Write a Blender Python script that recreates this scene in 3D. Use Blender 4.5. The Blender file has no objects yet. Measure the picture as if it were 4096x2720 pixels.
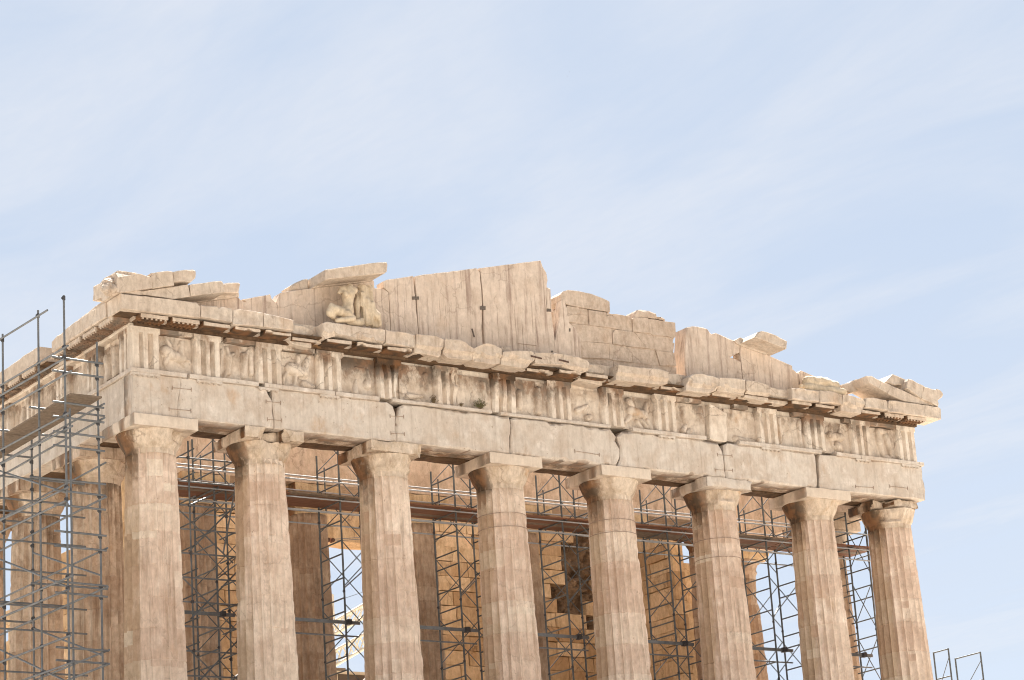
import bpy, math, random, mathutils, mathutils.geometry
import numpy as np
from mathutils import Vector, Matrix

# ------------------------------------------------------------------ camera, sky, sun, exposure
SC = bpy.context.scene
COL = SC.collection
CAM = dict(loc=(-47.2985, -64.5301, -9.9171), pan=-0.6189, tilt=0.2995, roll=-0.0682, f=10.3223)
PW, PH = 4096.0, 2720.0
cam_data = bpy.data.cameras.new('camera')
cam = bpy.data.objects.new('camera', cam_data)
COL.objects.link(cam)
Rcam = Matrix.Rotation(CAM['pan'], 3, 'Z') @ Matrix.Rotation(math.pi / 2 + CAM['tilt'], 3, 'X') @ Matrix.Rotation(CAM['roll'], 3, 'Z')
cam.matrix_world = Matrix.Translation(CAM['loc']) @ Rcam.to_4x4()
cam_data.sensor_width = 36.0
cam_data.sensor_fit = 'HORIZONTAL'
cam_data.lens = CAM['f'] * 1000 * 36.0 / PW
cam_data.clip_start = 0.5
cam_data.clip_end = 20000
SC.camera = cam

SUN_EL, SUN_AZ = 55.0, 53.0          # azimuth measured from +X (south) towards +Y (east)
sd = Vector((math.cos(math.radians(SUN_EL)) * math.cos(math.radians(SUN_AZ)),
             math.cos(math.radians(SUN_EL)) * math.sin(math.radians(SUN_AZ)), math.sin(math.radians(SUN_EL))))
sun_data = bpy.data.lights.new('sun', 'SUN')
sun_data.energy = 5.0
sun_data.angle = math.radians(0.53)
sun_data.color = (1.0, 0.95, 0.87)
sun = bpy.data.objects.new('sun', sun_data)
COL.objects.link(sun)
sun.rotation_euler = sd.to_track_quat('Z', 'Y').to_euler()

world = bpy.data.worlds.new('World')
SC.world = world
world.use_nodes = True
wt = world.node_tree
wt.nodes.clear()
def wn(t, **kw):
    n = wt.nodes.new(t)
    for k, v in kw.items():
        if k.startswith('i_'):
            n.inputs[k[2:].replace('_', ' ')].default_value = v
        else:
            setattr(n, k, v)
    return n
sky = wn('ShaderNodeTexSky', sky_type='NISHITA', sun_disc=False, sun_elevation=math.radians(SUN_EL),
         sun_rotation=math.radians(90 - SUN_AZ), air_density=0.75, dust_density=0.4, ozone_density=1.0)
out = wn('ShaderNodeOutputWorld')
bg = wn('ShaderNodeBackground')
bg.inputs['Strength'].default_value = 0.05
tc = wn('ShaderNodeTexCoord')
L = wt.links.new
# thin cirrus: noise over the sky direction, projected on a high flat layer
sep = wn('ShaderNodeSeparateXYZ'); L(tc.outputs['Generated'], sep.inputs[0])
zc = wn('ShaderNodeMath', operation='MAXIMUM'); L(sep.outputs['Z'], zc.inputs[0]); zc.inputs[1].default_value = 0.04
dx = wn('ShaderNodeMath', operation='DIVIDE'); L(sep.outputs['X'], dx.inputs[0]); L(zc.outputs[0], dx.inputs[1])
dy = wn('ShaderNodeMath', operation='DIVIDE'); L(sep.outputs['Y'], dy.inputs[0]); L(zc.outputs[0], dy.inputs[1])
cmb = wn('ShaderNodeCombineXYZ'); L(dx.outputs[0], cmb.inputs[0]); L(dy.outputs[0], cmb.inputs[1])
mp1 = wn('ShaderNodeMapping'); mp1.inputs['Scale'].default_value = (1.5, 0.7, 1); mp1.inputs['Rotation'].default_value = (0, 0, 0.9)
L(cmb.outputs[0], mp1.inputs[0])
nz1 = wn('ShaderNodeTexNoise'); nz1.inputs['Scale'].default_value = 1.9; nz1.inputs['Detail'].default_value = 7; nz1.inputs['Roughness'].default_value = 0.55
nz1.inputs['Distortion'].default_value = 0.6
L(mp1.outputs[0], nz1.inputs['Vector'])
rp1 = wn('ShaderNodeMapRange'); rp1.inputs[1].default_value = 0.26; rp1.inputs[2].default_value = 0.66; rp1.inputs[3].default_value = 0.0; rp1.inputs[4].default_value = 1.0
rp1.interpolation_type = 'SMOOTHSTEP'
L(nz1.outputs['Fac'], rp1.inputs[0])
# small ripples inside the cloud
mp2 = wn('ShaderNodeMapping'); mp2.inputs['Scale'].default_value = (30, 9, 1); mp2.inputs['Rotation'].default_value = (0, 0, -0.35)
L(cmb.outputs[0], mp2.inputs[0])
nz2 = wn('ShaderNodeTexNoise'); nz2.inputs['Scale'].default_value = 2.0; nz2.inputs['Detail'].default_value = 3; nz2.inputs['Distortion'].default_value = 0.5
L(mp2.outputs[0], nz2.inputs['Vector'])
rp2 = wn('ShaderNodeMapRange'); rp2.inputs[1].default_value = 0.3; rp2.inputs[2].default_value = 0.75; rp2.inputs[3].default_value = 0.86; rp2.inputs[4].default_value = 1.1
L(nz2.outputs['Fac'], rp2.inputs[0])
cf = wn('ShaderNodeMath', operation='MULTIPLY'); L(rp1.outputs[0], cf.inputs[0]); L(rp2.outputs[0], cf.inputs[1])
cfa = wn('ShaderNodeMath', operation='MULTIPLY_ADD'); L(cf.outputs[0], cfa.inputs[0]); cfa.inputs[1].default_value = 0.06; cfa.inputs[2].default_value = 0.82
cfa.use_clamp = True
mixc = wn('ShaderNodeMix', data_type='RGBA'); L(cfa.outputs[0], mixc.inputs['Factor'])
L(sky.outputs[0], mixc.inputs['A'])
# the veil scatters sunlight forward: it is brighter on the sun's side of the sky than opposite it
dt = wn('ShaderNodeVectorMath', operation='DOT_PRODUCT'); L(tc.outputs['Generated'], dt.inputs[0]); dt.inputs[1].default_value = sd
ph = wn('ShaderNodeMapRange'); L(dt.outputs['Value'], ph.inputs[0]); ph.interpolation_type = 'SMOOTHSTEP'
for k, v in enumerate((-.35, .62, .34, 1.0)): ph.inputs[k + 1].default_value = v
pk = wn('ShaderNodeMapRange'); L(dt.outputs['Value'], pk.inputs[0]); pk.interpolation_type = 'SMOOTHSTEP'
for k, v in enumerate((.88, 1.0, 0., 3.0)): pk.inputs[k + 1].default_value = v
pa_ = wn('ShaderNodeMath', operation='ADD'); L(ph.outputs[0], pa_.inputs[0]); L(pk.outputs[0], pa_.inputs[1])
cl_ = wn('ShaderNodeVectorMath', operation='SCALE'); hz_ = wn('ShaderNodeMapRange'); L(sep.outputs['Z'], hz_.inputs[0]); hz_.interpolation_type = 'SMOOTHSTEP'
for k, v in enumerate((.10, .42, .75, 0.)): hz_.inputs[k + 1].default_value = v
cfh = wn('ShaderNodeMath', operation='MAXIMUM'); L(cf.outputs[0], cfh.inputs[0]); L(hz_.outputs[0], cfh.inputs[1])
vc = wn('ShaderNodeMix', data_type='RGBA'); L(cfh.outputs[0], vc.inputs['Factor']); vc.inputs['A'].default_value = (3.14, 3.58, 4.16, 1); vc.inputs['B'].default_value = (3.86, 4.08, 4.42, 1)
L(vc.outputs['Result'], cl_.inputs[0]); L(pa_.outputs[0], cl_.inputs['Scale'])
L(cl_.outputs[0], mixc.inputs['B'])
L(mixc.outputs['Result'], bg.inputs['Color'])
L(bg.outputs[0], out.inputs['Surface'])

vs = SC.view_settings
vs.view_transform = 'Standard'; vs.look = 'None'; vs.gamma = 1.0; vs.use_curve_mapping = False
vs.exposure = 1.97
SC.cycles.filter_width = 1.05

# ------------------------------------------------------------------ helpers
_f = CAM['f'] * 1000
_o = Vector(CAM['loc'])
def _ray(px, py):
    return Rcam @ Vector(((px - PW / 2) / _f, -(py - PH / 2) / _f, -1))
def at(px, py, Y):
    d = _ray(px, py); return _o + d * ((Y - _o.y) / d.y)
def atx(px, py, X):
    d = _ray(px, py); return _o + d * ((X - _o.x) / d.x)
def dist(p): return (Vector(p) - _o).length
# close looks at the photograph: origin and scale of each
ZO = dict(A1=(0, 1000, 1.96), A2=(800, 1000, 1.96), A3=(1600, 1000, 1.96), A4=(2400, 1100, 1.96), A5=(3100, 1300, 1.96),
          L=(350, 1050, 3.632), ST=(1150, 1020, 3.92), BK=(2150, 1150, 3.92), R3=(2650, 1250, 3.373), RC=(3300, 1450, 3.935),
          D=(3000, 1700, 1.5374), N=(0, 1200, 3.92), P=(0, 0, 1))
def zp(k, pts, Y):
    ox, oy, s = ZO[k]
    return [(lambda p: (p.x, p.z))(at(ox + x / s, oy + y / s, Y)) for x, y in pts]

def vn(P, seed=0):
    P = np.asarray(P, float)
    i = np.floor(P).astype(np.int64); f = P - i
    f = f * f * (3 - 2 * f)
    def h(a, b, c):
        n = (a * 374761393 + b * 668265263 + c * 2147483647 + seed * 1274126177) & 0xffffffff
        n = ((n ^ (n >> 13)) * 1274126177) & 0xffffffff
        n = ((n ^ (n >> 16)) * 2246822519) & 0xffffffff
        return ((n ^ (n >> 15)) & 0xffff) / 32767.5 - 1
    r = 0
    for a in (0, 1):
        for b in (0, 1):
            for c in (0, 1):
                w = (f[:, 0] if a else 1 - f[:, 0]) * (f[:, 1] if b else 1 - f[:, 1]) * (f[:, 2] if c else 1 - f[:, 2])
                r = r + w * h(i[:, 0] + a, i[:, 1] + b, i[:, 2] + c)
    return r
def fbm(P, o=3, seed=0):
    P = np.asarray(P, float); s = 0; a = 1; t = 0
    for k in range(o):
        s = s + a * vn(P * 2 ** k + 17.3 * k, seed + k); t += a; a *= .5
    return s / t

def link(o, parent=None, label=None, kind=None):
    COL.objects.link(o)
    if parent is not None: o.parent = parent
    if label: o['label'] = label
    if kind: o['kind'] = kind
    return o
def mk(name, V, F, mat, parent=None, smooth=None, label=None, kind=None, loc=None):
    me = bpy.data.meshes.new(name)
    me.from_pydata([tuple(v) for v in V], [], [tuple(int(i) for i in f) for f in F])
    me.validate(); me.update()
    if mat: me.materials.append(mat)
    if smooth is not None:
        me.polygons.foreach_set('use_smooth', [True] * len(me.polygons))
        if smooth < 180: me.set_sharp_from_angle(angle=math.radians(smooth))
    o = bpy.data.objects.new(name, me)
    link(o, parent, label, kind)
    if loc: o.location = loc
    return o
def thing(name, label, cat, loc=(0, 0, 0), group=None):
    o = bpy.data.objects.new(name, None); COL.objects.link(o)
    o.empty_display_size = .3; o.location = loc; o['label'] = label; o['category'] = cat
    if group: o['group'] = group
    return o
def tag(o, label, cat, group=None):
    o['label'] = label; o['category'] = cat
    if group: o['group'] = group
    return o

class MB:
    def __init__(s): s.V = []; s.F = []
    def add(s, V, F):
        b = len(s.V); s.V += [tuple(v) for v in V]; s.F += [tuple(i + b for i in f) for f in F]
        return s
    def box(s, x0, x1, y0, y1, z0, z1):
        return s.add([(x0, y0, z0), (x1, y0, z0), (x1, y1, z0), (x0, y1, z0), (x0, y0, z1), (x1, y0, z1), (x1, y1, z1), (x0, y1, z1)],
                     [(0, 3, 2, 1), (4, 5, 6, 7), (0, 1, 5, 4), (1, 2, 6, 5), (2, 3, 7, 6), (3, 0, 4, 7)])
    def tube(s, p, q, r, n=8, r2=None):
        p = Vector(p); q = Vector(q); d = (q - p)
        if d.length < 1e-6: return s
        d.normalize()
        a = d.cross(Vector((0, 0, 1)) if abs(d.z) < .9 else Vector((1, 0, 0))).normalized(); b = d.cross(a)
        V = []
        for c, rr in ((p, r), (q, r if r2 is None else r2)):
            for k in range(n):
                t = 2 * math.pi * k / n
                V.append(c + a * (math.cos(t) * rr) + b * (math.sin(t) * rr))
        F = [(k, (k + 1) % n, n + (k + 1) % n, n + k) for k in range(n)]
        F += [tuple(range(n - 1, -1, -1)), tuple(range(n, 2 * n))]
        return s.add(V, F)
    def bar(s, p, q, w, h):            # rectangular bar, h along the vertical
        p = Vector(p); q = Vector(q); d = (q - p).normalized()
        a = d.cross(Vector((0, 0, 1))).normalized(); b = a.cross(d)
        V = [c + a * sx * w / 2 + b * sz * h / 2 for c in (p, q) for sx, sz in ((-1, -1), (1, -1), (1, 1), (-1, 1))]
        return s.add(V, [(0, 1, 2, 3), (7, 6, 5, 4), (0, 4, 5, 1), (1, 5, 6, 2), (2, 6, 7, 3), (3, 7, 4, 0)])
    def build(s, name, mat, parent=None, smooth=None, label=None, **k): return mk(name, s.V, s.F, mat, parent, smooth, label, **k)

def front(u, d, z): return (u, -0.87 - d, z)           # along the west front, d outward
def flank(u, d, z): return (-15.30 - d, u, z)          # along the north flank
def sflank(u, d, z): return (15.30 + d, u, z)

def resample(pts, res, jit, seed):
    n = len(pts); o = []
    for i in range(n):
        a = np.array(pts[i]); b = np.array(pts[(i + 1) % n]); l = np.linalg.norm(b - a)
        k = max(1, int(round(l / res)))
        for j in range(k):
            o.append(a + (b - a) * j / k)
    o = np.array(o)
    if jit:
        P = np.stack([o[:, 0] * 3.1, o[:, 1] * 3.1, np.full(len(o), seed * 3.7)], 1)
        d = np.stack([fbm(P, 3, seed), fbm(P + 31, 3, seed + 5)], 1)
        o = o + d * jit
    return o
def inside(pts, poly):
    x, y = pts[:, 0], pts[:, 1]; r = np.zeros(len(pts), bool)
    for (x0, y0), (x1, y1) in zip(poly, np.roll(poly, -1, 0)):
        c = (y0 > y) != (y1 > y)
        if abs(y1 - y0) > 1e-12: r ^= c & (x < (x1 - x0) * (y - y0) / (y1 - y0) + x0)
    return r
def slab(pts, d0, d1, bev=.03, jit=.012, res=.12, seed=0, fn=front, rough=.012):
    """block with an outline (u,z), its face at d0, its back at d1 (outward positive), worn rim, uneven face"""
    o = resample(pts, res, jit, seed)
    x, y = o[:, 0], o[:, 1]
    if np.sum(x * np.roll(y, -1) - np.roll(x, -1) * y) < 0: o = o[::-1]
    n = len(o)
    t = np.roll(o, -1, 0) - np.roll(o, 1, 0)
    nin = np.stack([-t[:, 1], t[:, 0]], 1); nin /= (np.linalg.norm(nin, axis=1)[:, None] + 1e-9)
    q = fbm(np.stack([o[:, 0] * 3.3, o[:, 1] * 3.3, np.full(n, seed * 1.7)], 1), 3, seed)
    w = bev * (.35 + 1.6 * np.clip(q + .2, 0, 2))
    inn = o + nin * w[:, None]
    V = [fn(a, d1, b) for a, b in o] + [fn(a, d0 - ww * .8, b) for (a, b), ww in zip(o, w)] + [fn(a, d0, b) for a, b in inn]
    F = []
    for r in range(2):
        F += [(r * n + i, r * n + (i + 1) % n, (r + 1) * n + (i + 1) % n, (r + 1) * n + i) for i in range(n)]
    F.append(tuple(range(n - 1, -1, -1)))
    ok = False
    if rough:
        g = max(res * 1.15, .10)
        lo = inn.min(0); hi = inn.max(0)
        gx, gy = np.meshgrid(np.arange(lo[0] + g / 2, hi[0], g), np.arange(lo[1] + g / 2, hi[1], g)); P = np.stack([gx.ravel(), gy.ravel()], 1)
        if len(P):
            P = P + g * .3 * np.stack([vn(np.stack([P[:, 0] * 9, P[:, 1] * 9, np.full(len(P), k + .5)], 1), seed) for k in (0, 1)], 1)
            P = P[inside(P, inn)]
        if len(P): P = P[np.array([np.min(np.hypot(inn[:, 0] - a, inn[:, 1] - b)) > g * .45 for a, b in P], bool)]
        allp = [Vector(v) for v in inn] + [Vector(v) for v in P]
        try:
            ov, oe, of, orv, _, _ = mathutils.geometry.delaunay_2d_cdt(allp, [(i, (i + 1) % n) for i in range(n)], [], 1, 1e-5)
            C = np.array([(v[0], v[1]) for v in ov])
            h = -rough * (1.0 * np.abs(fbm(np.stack([C[:, 0] * 1.7, C[:, 1] * 1.7, np.full(len(C), seed * 3.1)], 1), 3, seed + 3)) * 2.2 + .6 * np.clip(vn(np.stack([C[:, 0] * 6, C[:, 1] * 6, np.full(len(C), seed + .5)], 1), seed + 6), -.3, 1))
            mp = {}
            for k, v in enumerate(ov):
                b = [a for a in orv[k] if a < n]
                if b: mp[k] = 2 * n + b[0]
                else:
                    mp[k] = len(V); V.append(fn(v[0], d0 + h[k], v[1]))
            F += [tuple(mp[a] for a in f) for f in of if len({mp[a] for a in f}) == 3]
            ok = len(of) > 0
        except Exception: ok = False
    if not ok: F.append(tuple(range(2 * n, 3 * n)))
    if fn is flank: F = [tuple(reversed(f)) for f in F]
    return V, F
def dense_box(x0, x1, y0, y1, z0, z1, res=.1, wear=.02, seed=0, bites=(), rough=.006):
    n = [max(2, int(round((b - a) / res))) for a, b in ((x0, x1), (y0, y1), (z0, z1))]
    idx = {}; V = []; F = []
    def vid(i, j, k):
        key = (i, j, k)
        if key not in idx:
            idx[key] = len(V)
            V.append((x0 + (x1 - x0) * i / n[0], y0 + (y1 - y0) * j / n[1], z0 + (z1 - z0) * k / n[2]))
        return idx[key]
    for i in range(n[0]):
        for j in range(n[1]):
            F.append((vid(i, j, 0), vid(i, j + 1, 0), vid(i + 1, j + 1, 0), vid(i + 1, j, 0)))
            F.append((vid(i, j, n[2]), vid(i + 1, j, n[2]), vid(i + 1, j + 1, n[2]), vid(i, j + 1, n[2])))
    for i in range(n[0]):
        for k in range(n[2]):
            F.append((vid(i, 0, k), vid(i + 1, 0, k), vid(i + 1, 0, k + 1), vid(i, 0, k + 1)))
            F.append((vid(i, n[1], k), vid(i, n[1], k + 1), vid(i + 1, n[1], k + 1), vid(i + 1, n[1], k)))
    for j in range(n[1]):
        for k in range(n[2]):
            F.append((vid(0, j, k), vid(0, j, k + 1), vid(0, j + 1, k + 1), vid(0, j + 1, k)))
            F.append((vid(n[0], j, k), vid(n[0], j + 1, k), vid(n[0], j + 1, k + 1), vid(n[0], j, k + 1)))
    V = np.array(V)
    lo = np.array([x0, y0, z0]); hi = np.array([x1, y1, z1])
    dl = np.minimum(V - lo, hi - V)                       # distance to nearest face per axis
    e = np.sort(dl, axis=1)[:, 1]
    q = fbm(V * 2.7 + seed * 5.1, 3, seed)
    am = wear * np.clip(1 - e / (wear * 3 + res * .6), 0, 1) * np.clip(.5 + 1.2 * q, 0, 3)
    sgn = np.where(V - lo < hi - V, 1, -1)
    on = (dl < 1e-6)
    V = V + sgn * on * am[:, None] * .8
    V = V + (sgn * on) * (rough * fbm(V * 4 + 9, 3, seed + 3))[:, None]
    for c, r in bites:
        d = V - np.array(c); l = np.linalg.norm(d, axis=1)
        rr = r * (1 + .25 * fbm(V * 3.3, 3, seed + 8)); m = l < rr
        V[m] = np.array(c) + d[m] / (l[m][:, None] + 1e-6) * rr[m][:, None]
    V = np.clip(V, lo - .02, hi + .02)
    return V, F
def moved(VF, dx=0, dy=0, dz=0, rz=0):
    V, F = VF; V = np.array(V)
    return V + np.array([dx, dy, dz]), F

# ------------------------------------------------------------------ materials
class G:
    def __init__(s, name):
        s.m = bpy.data.materials.new(name); s.m.use_nodes = True; s.t = s.m.node_tree; s.t.nodes.clear()
    def n(s, typ, ins=None, **kw):
        n = s.t.nodes.new(typ)
        for k, v in kw.items(): setattr(n, k, v)
        for k, v in (ins or {}).items():
            sock = n.inputs[k]
            if isinstance(v, bpy.types.NodeSocket): s.t.links.new(v, sock)
            else: sock.default_value = v
        return n
    def noise(s, vec, scale, detail=4, rough=.55, dist=0):
        return s.n('ShaderNodeTexNoise', {'Vector': vec, 'Scale': scale, 'Detail': detail, 'Roughness': rough, 'Distortion': dist}).outputs['Fac']
    def mapr(s, v, a, b, c=0., d=1.):
        return s.n('ShaderNodeMapRange', {0: v, 1: a, 2: b, 3: c, 4: d}).outputs[0]
    def math(s, op, a, b=0.):
        return s.n('ShaderNodeMath', {0: a, 1: b}, operation=op).outputs[0]
    def mix(s, f, a, b, blend='MIX'):
        n = s.t.nodes.new('ShaderNodeMix'); n.data_type = 'RGBA'; n.blend_type = blend
        for k, v in (('Factor', f), ('A', a), ('B', b)):
            if isinstance(v, bpy.types.NodeSocket): s.t.links.new(v, n.inputs[k])
            else: n.inputs[k].default_value = v if k == 'Factor' else (*v, 1)
        return n.outputs['Result']
    def scl(s, vec, sc, off=(0, 0, 0)):
        return s.n('ShaderNodeMapping', {'Vector': vec, 'Scale': sc, 'Location': off}).outputs[0]
    def out(s, color, rough=.85, bump=None, dist=.03, strength=.6, metal=0., spec=.25):
        b = s.n('ShaderNodeBsdfPrincipled', {'Base Color': color if isinstance(color, bpy.types.NodeSocket) else (*color, 1), 'Roughness': rough, 'Metallic': metal, 'Specular IOR Level': spec})
        if bump is not None:
            bp = s.n('ShaderNodeBump', {'Height': bump, 'Strength': strength, 'Distance': dist})
            s.t.links.new(bp.outputs[0], b.inputs['Normal'])
        o = s.n('ShaderNodeOutputMaterial'); s.t.links.new(b.outputs[0], o.inputs['Surface'])
        return s.m

SAT = .80
ALB = 1.06
def stone(name, cA, cB, cC, crust=.3, orange=.2, streak=.4, crack=.5, white=.2, drum=0., veins=0., crustc=(.075, .048, .03), bump=.6, streakc=(.23, .15, .095), pit=.4, fa=.8):
    ds = lambda c: tuple((sum(c) / 3 + (v - sum(c) / 3) * SAT) * ALB for v in c)
    if name not in ('ochre_marble', 'crusted_marble'): cA, cB, cC = ds(cA), ds(cB), ds(cC)
    g = G(name)
    pos = g.n('ShaderNodeNewGeometry').outputs['Position']
    at_ = g.n('ShaderNodeAttribute', attribute_name='grime').outputs['Fac']
    big = g.mapr(g.noise(pos, .42, 4), .38, .62)
    col = g.mix(big, cA, cB)
    mid = g.noise(g.scl(pos, (1, 1, .8), (3, 7, 1)), 1.9, 8, .66)
    col = g.mix(g.mapr(mid, .46, .60, 0, .9), col, cC)
    if veins:
        v = g.noise(g.scl(pos, (.5, .5, 2.2), (1, 2, 5)), 2.2, 6, .6, 1.2)
        col = g.mix(g.math('MULTIPLY', g.mapr(v, .55, .72), veins), col, (cA[0] * .72, cA[1] * .70, cA[2] * .70))
    wt_ = g.noise(g.scl(pos, (1, 1, 1), (11, 3, 8)), 1.3, 7, .68)
    col = g.mix(g.math('MULTIPLY', g.mapr(wt_, .56, .66), white), col, (min(1, cA[0] * 1.22), min(1, cA[1] * 1.24), min(1, cA[2] * 1.28)))
    st = g.noise(g.scl(pos, (4.5, 4.5, .28)), 1.0, 7, .62)
    col = g.mix(g.math('MULTIPLY', g.mapr(st, .52, .72), streak), col, streakc)
    st2 = g.noise(g.scl(pos, (13, 13, .45), (4, 1, 2)), 1.0, 5, .6)
    col = g.mix(g.math('MULTIPLY', g.mapr(st2, .57, .68), streak * .65), col, (streakc[0] * .8, streakc[1] * .8, streakc[2] * .8))
    og = g.noise(g.scl(pos, (1, 1, .7), (5, 1, 9)), 1.05, 6, .62)
    col = g.mix(g.math('MULTIPLY', g.mapr(og, .60, .70), orange), col, (.44, .23, .085))
    if drum:
        sp = g.n('ShaderNodeSeparateXYZ', {0: pos})
        rnd = g.n('ShaderNodeObjectInfo').outputs['Random']
        zz = g.math('FLOOR', g.math('DIVIDE', g.math('ADD', sp.outputs['Z'], g.math('MULTIPLY', rnd, 7.0)), .93))
        wv = g.n('ShaderNodeTexWhiteNoise', {'W': g.math('ADD', zz, g.math('MULTIPLY', rnd, 91.0))}, noise_dimensions='1D')
        col = g.mix(g.math('MULTIPLY', wv.outputs['Value'], drum), col, (cC[0] * .9, cC[1] * .84, cC[2] * .8))
    pa = g.n('ShaderNodeAttribute', attribute_name='north_brown').outputs['Fac']
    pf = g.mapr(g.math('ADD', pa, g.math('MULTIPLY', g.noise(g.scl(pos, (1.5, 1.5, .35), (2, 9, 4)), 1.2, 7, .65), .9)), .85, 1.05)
    col = g.mix(g.math('MULTIPLY', pf, .8), col, (.40, .275, .17))  # brown tone blended in where the mesh attribute is high
    pc = g.n('ShaderNodeAttribute', attribute_name='patch').outputs['Fac']
    col = g.mix(g.mapr(pc, 0, 1), col, (min(.85, cA[0] * 1.12), min(.85, cA[1] * 1.10), min(.85, cA[2] * 1.10)))
    col = g.mix(g.mapr(pc, 0, -1), col, (cC[0] * .82, cC[1] * .74, cC[2] * .68))
    fine = g.noise(g.scl(pos, (1, 1, .6)), 6.5, 7, .74)
    col = g.mix(1., col, g.n('ShaderNodeCombineColor', {0: g.mapr(fine, .32, .68, 1 - .30 * fa, 1 + .2 * fa), 1: g.mapr(fine, .32, .68, 1 - .32 * fa, 1 + .2 * fa), 2: g.mapr(fine, .32, .68, 1 - .35 * fa, 1 + .2 * fa)}).outputs[0], 'MULTIPLY')
    # dark weathering crust: irregular patches, heavier where the mesh carries grime
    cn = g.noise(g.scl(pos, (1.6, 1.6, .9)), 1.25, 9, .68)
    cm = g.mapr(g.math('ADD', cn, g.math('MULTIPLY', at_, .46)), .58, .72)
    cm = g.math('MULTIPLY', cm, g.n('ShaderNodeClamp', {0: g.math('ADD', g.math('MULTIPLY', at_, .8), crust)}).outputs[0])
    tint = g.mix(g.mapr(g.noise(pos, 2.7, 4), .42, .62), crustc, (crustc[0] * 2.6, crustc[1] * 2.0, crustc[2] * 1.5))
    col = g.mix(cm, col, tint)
    # cracks
    wp = g.n('ShaderNodeVectorMath', {0: pos, 1: g.n('ShaderNodeTexNoise', {'Vector': pos, 'Scale': 1.6, 'Detail': 4.}).outputs['Color']}, operation='ADD').outputs[0]
    vo = g.n('ShaderNodeTexVoronoi', {'Vector': wp, 'Scale': .55}, feature='DISTANCE_TO_EDGE').outputs['Distance']
    ck = g.math('MULTIPLY', g.mapr(vo, .004, .014, 1., 0.), g.math('MULTIPLY', g.mapr(g.noise(pos, .7, 3), .47, .55), crack))
    col = g.mix(ck, col, (.12, .075, .05))
    pt = g.noise(pos, 9, 3, .7)
    pm = g.math('MULTIPLY', g.mapr(pt, .66, .74), pit)
    col = g.mix(pm, col, (cC[0] * .5, cC[1] * .44, cC[2] * .38))
    h = g.math('ADD', g.math('MULTIPLY', mid, .9), g.math('MULTIPLY', g.noise(pos, 11, 6, .65), .45))
    h = g.math('SUBTRACT', h, g.math('ADD', g.math('MULTIPLY', ck, .6), g.math('MULTIPLY', pm, .35)))
    return g.out(col, .88, h, .05, min(1., bump * 1.35))

M = {}
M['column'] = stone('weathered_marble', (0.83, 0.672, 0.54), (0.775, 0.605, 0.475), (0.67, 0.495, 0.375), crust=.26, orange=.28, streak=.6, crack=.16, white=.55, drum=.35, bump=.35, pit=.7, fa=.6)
M['flankcol'] = stone('brown_stained_marble', (0.64, 0.5, 0.37), (0.58, 0.43, 0.305), (0.46, 0.32, 0.215), crust=.4, orange=.45, streak=.85, crack=.15, white=.2, drum=.2)  # brown-stained, streaked stone of the flank columns
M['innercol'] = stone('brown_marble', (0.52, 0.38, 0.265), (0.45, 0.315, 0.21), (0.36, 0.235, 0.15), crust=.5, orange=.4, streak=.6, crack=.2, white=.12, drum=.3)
M['arch'] = stone('pale_marble', (0.615, 0.53, 0.445), (0.57, 0.475, 0.385), (0.53, 0.42, 0.325), crust=.14, orange=.34, streak=.3, crack=.09, white=.6, bump=.5, pit=.8, fa=.42)
M['frieze'] = stone('stained_marble', (0.73, 0.63, 0.52), (0.69, 0.575, 0.46), (0.61, 0.485, 0.37), crust=.38, orange=.40, streak=.28, crack=.35, white=.3, bump=.55, fa=.55)
M['metope'] = stone('stained_panel', (0.68, 0.57, 0.46), (0.62, 0.505, 0.395), (0.52, 0.4, 0.295), crust=.38, orange=.40, streak=.28, crack=.35, white=.3, bump=.55, fa=.55)
M['cornice'] = stone('cornice_marble', (0.6, 0.495, 0.395), (0.555, 0.44, 0.335), (0.53, 0.41, 0.31), crust=.14, orange=.22, streak=.25, crack=.3, white=.3, veins=.3)
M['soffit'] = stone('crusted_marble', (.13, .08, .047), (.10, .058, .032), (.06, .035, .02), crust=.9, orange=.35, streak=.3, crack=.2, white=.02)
M['tymp'] = stone('pediment_marble', (0.63, 0.5, 0.395), (0.595, 0.465, 0.36), (0.56, 0.425, 0.32), crust=.10, orange=.15, streak=.9, crack=.22, white=.25, streakc=(.25, .165, .13), bump=.45, fa=.55)
M['back'] = stone('coursed_marble', (0.56, 0.435, 0.33), (0.525, 0.395, 0.295), (0.46, 0.335, 0.24), crust=.12, orange=.12, streak=.12, crack=.25, white=.12, veins=.5)
M['new'] = stone('new_marble', (0.672, 0.549, 0.426), (0.638, 0.510, 0.386), (0.610, 0.482, 0.364), crust=.12, orange=.06, streak=.08, crack=0., white=.15, veins=.35, bump=.25, pit=.1, fa=.4)
M['capital'] = stone('capital_marble', (0.66, 0.53, 0.405), (0.6, 0.465, 0.34), (0.5, 0.37, 0.25), crust=.40, orange=.5, streak=.3, crack=.3, white=.3)
M['abacus_side'] = M['capital']
M['wall'] = stone('ochre_marble', (0.62, 0.47, 0.31), (0.56, 0.41, 0.255), (0.46, 0.325, 0.19), crust=.4, orange=.6, streak=.4, crack=.4, white=.2)
M['rubble'] = stone('rubble_stone', (.30, .20, .12), (.17, .11, .065), (.09, .055, .03), crust=.9, orange=.3, streak=.1, crack=.2, white=.1)
M['beam'] = stone('pale_inner_marble', (0.625, 0.475, 0.350), (0.587, 0.438, 0.312), (0.525, 0.375, 0.256), crust=.10, orange=.25, streak=.2, crack=.3, white=.25, veins=.3)
M['cast'] = stone('cast_stone', (0.66, 0.53, 0.37), (0.6, 0.47, 0.315), (0.52, 0.4, 0.26), crust=.05, orange=.02, streak=.1, crack=0., white=.2, bump=.4, pit=.1)
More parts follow.
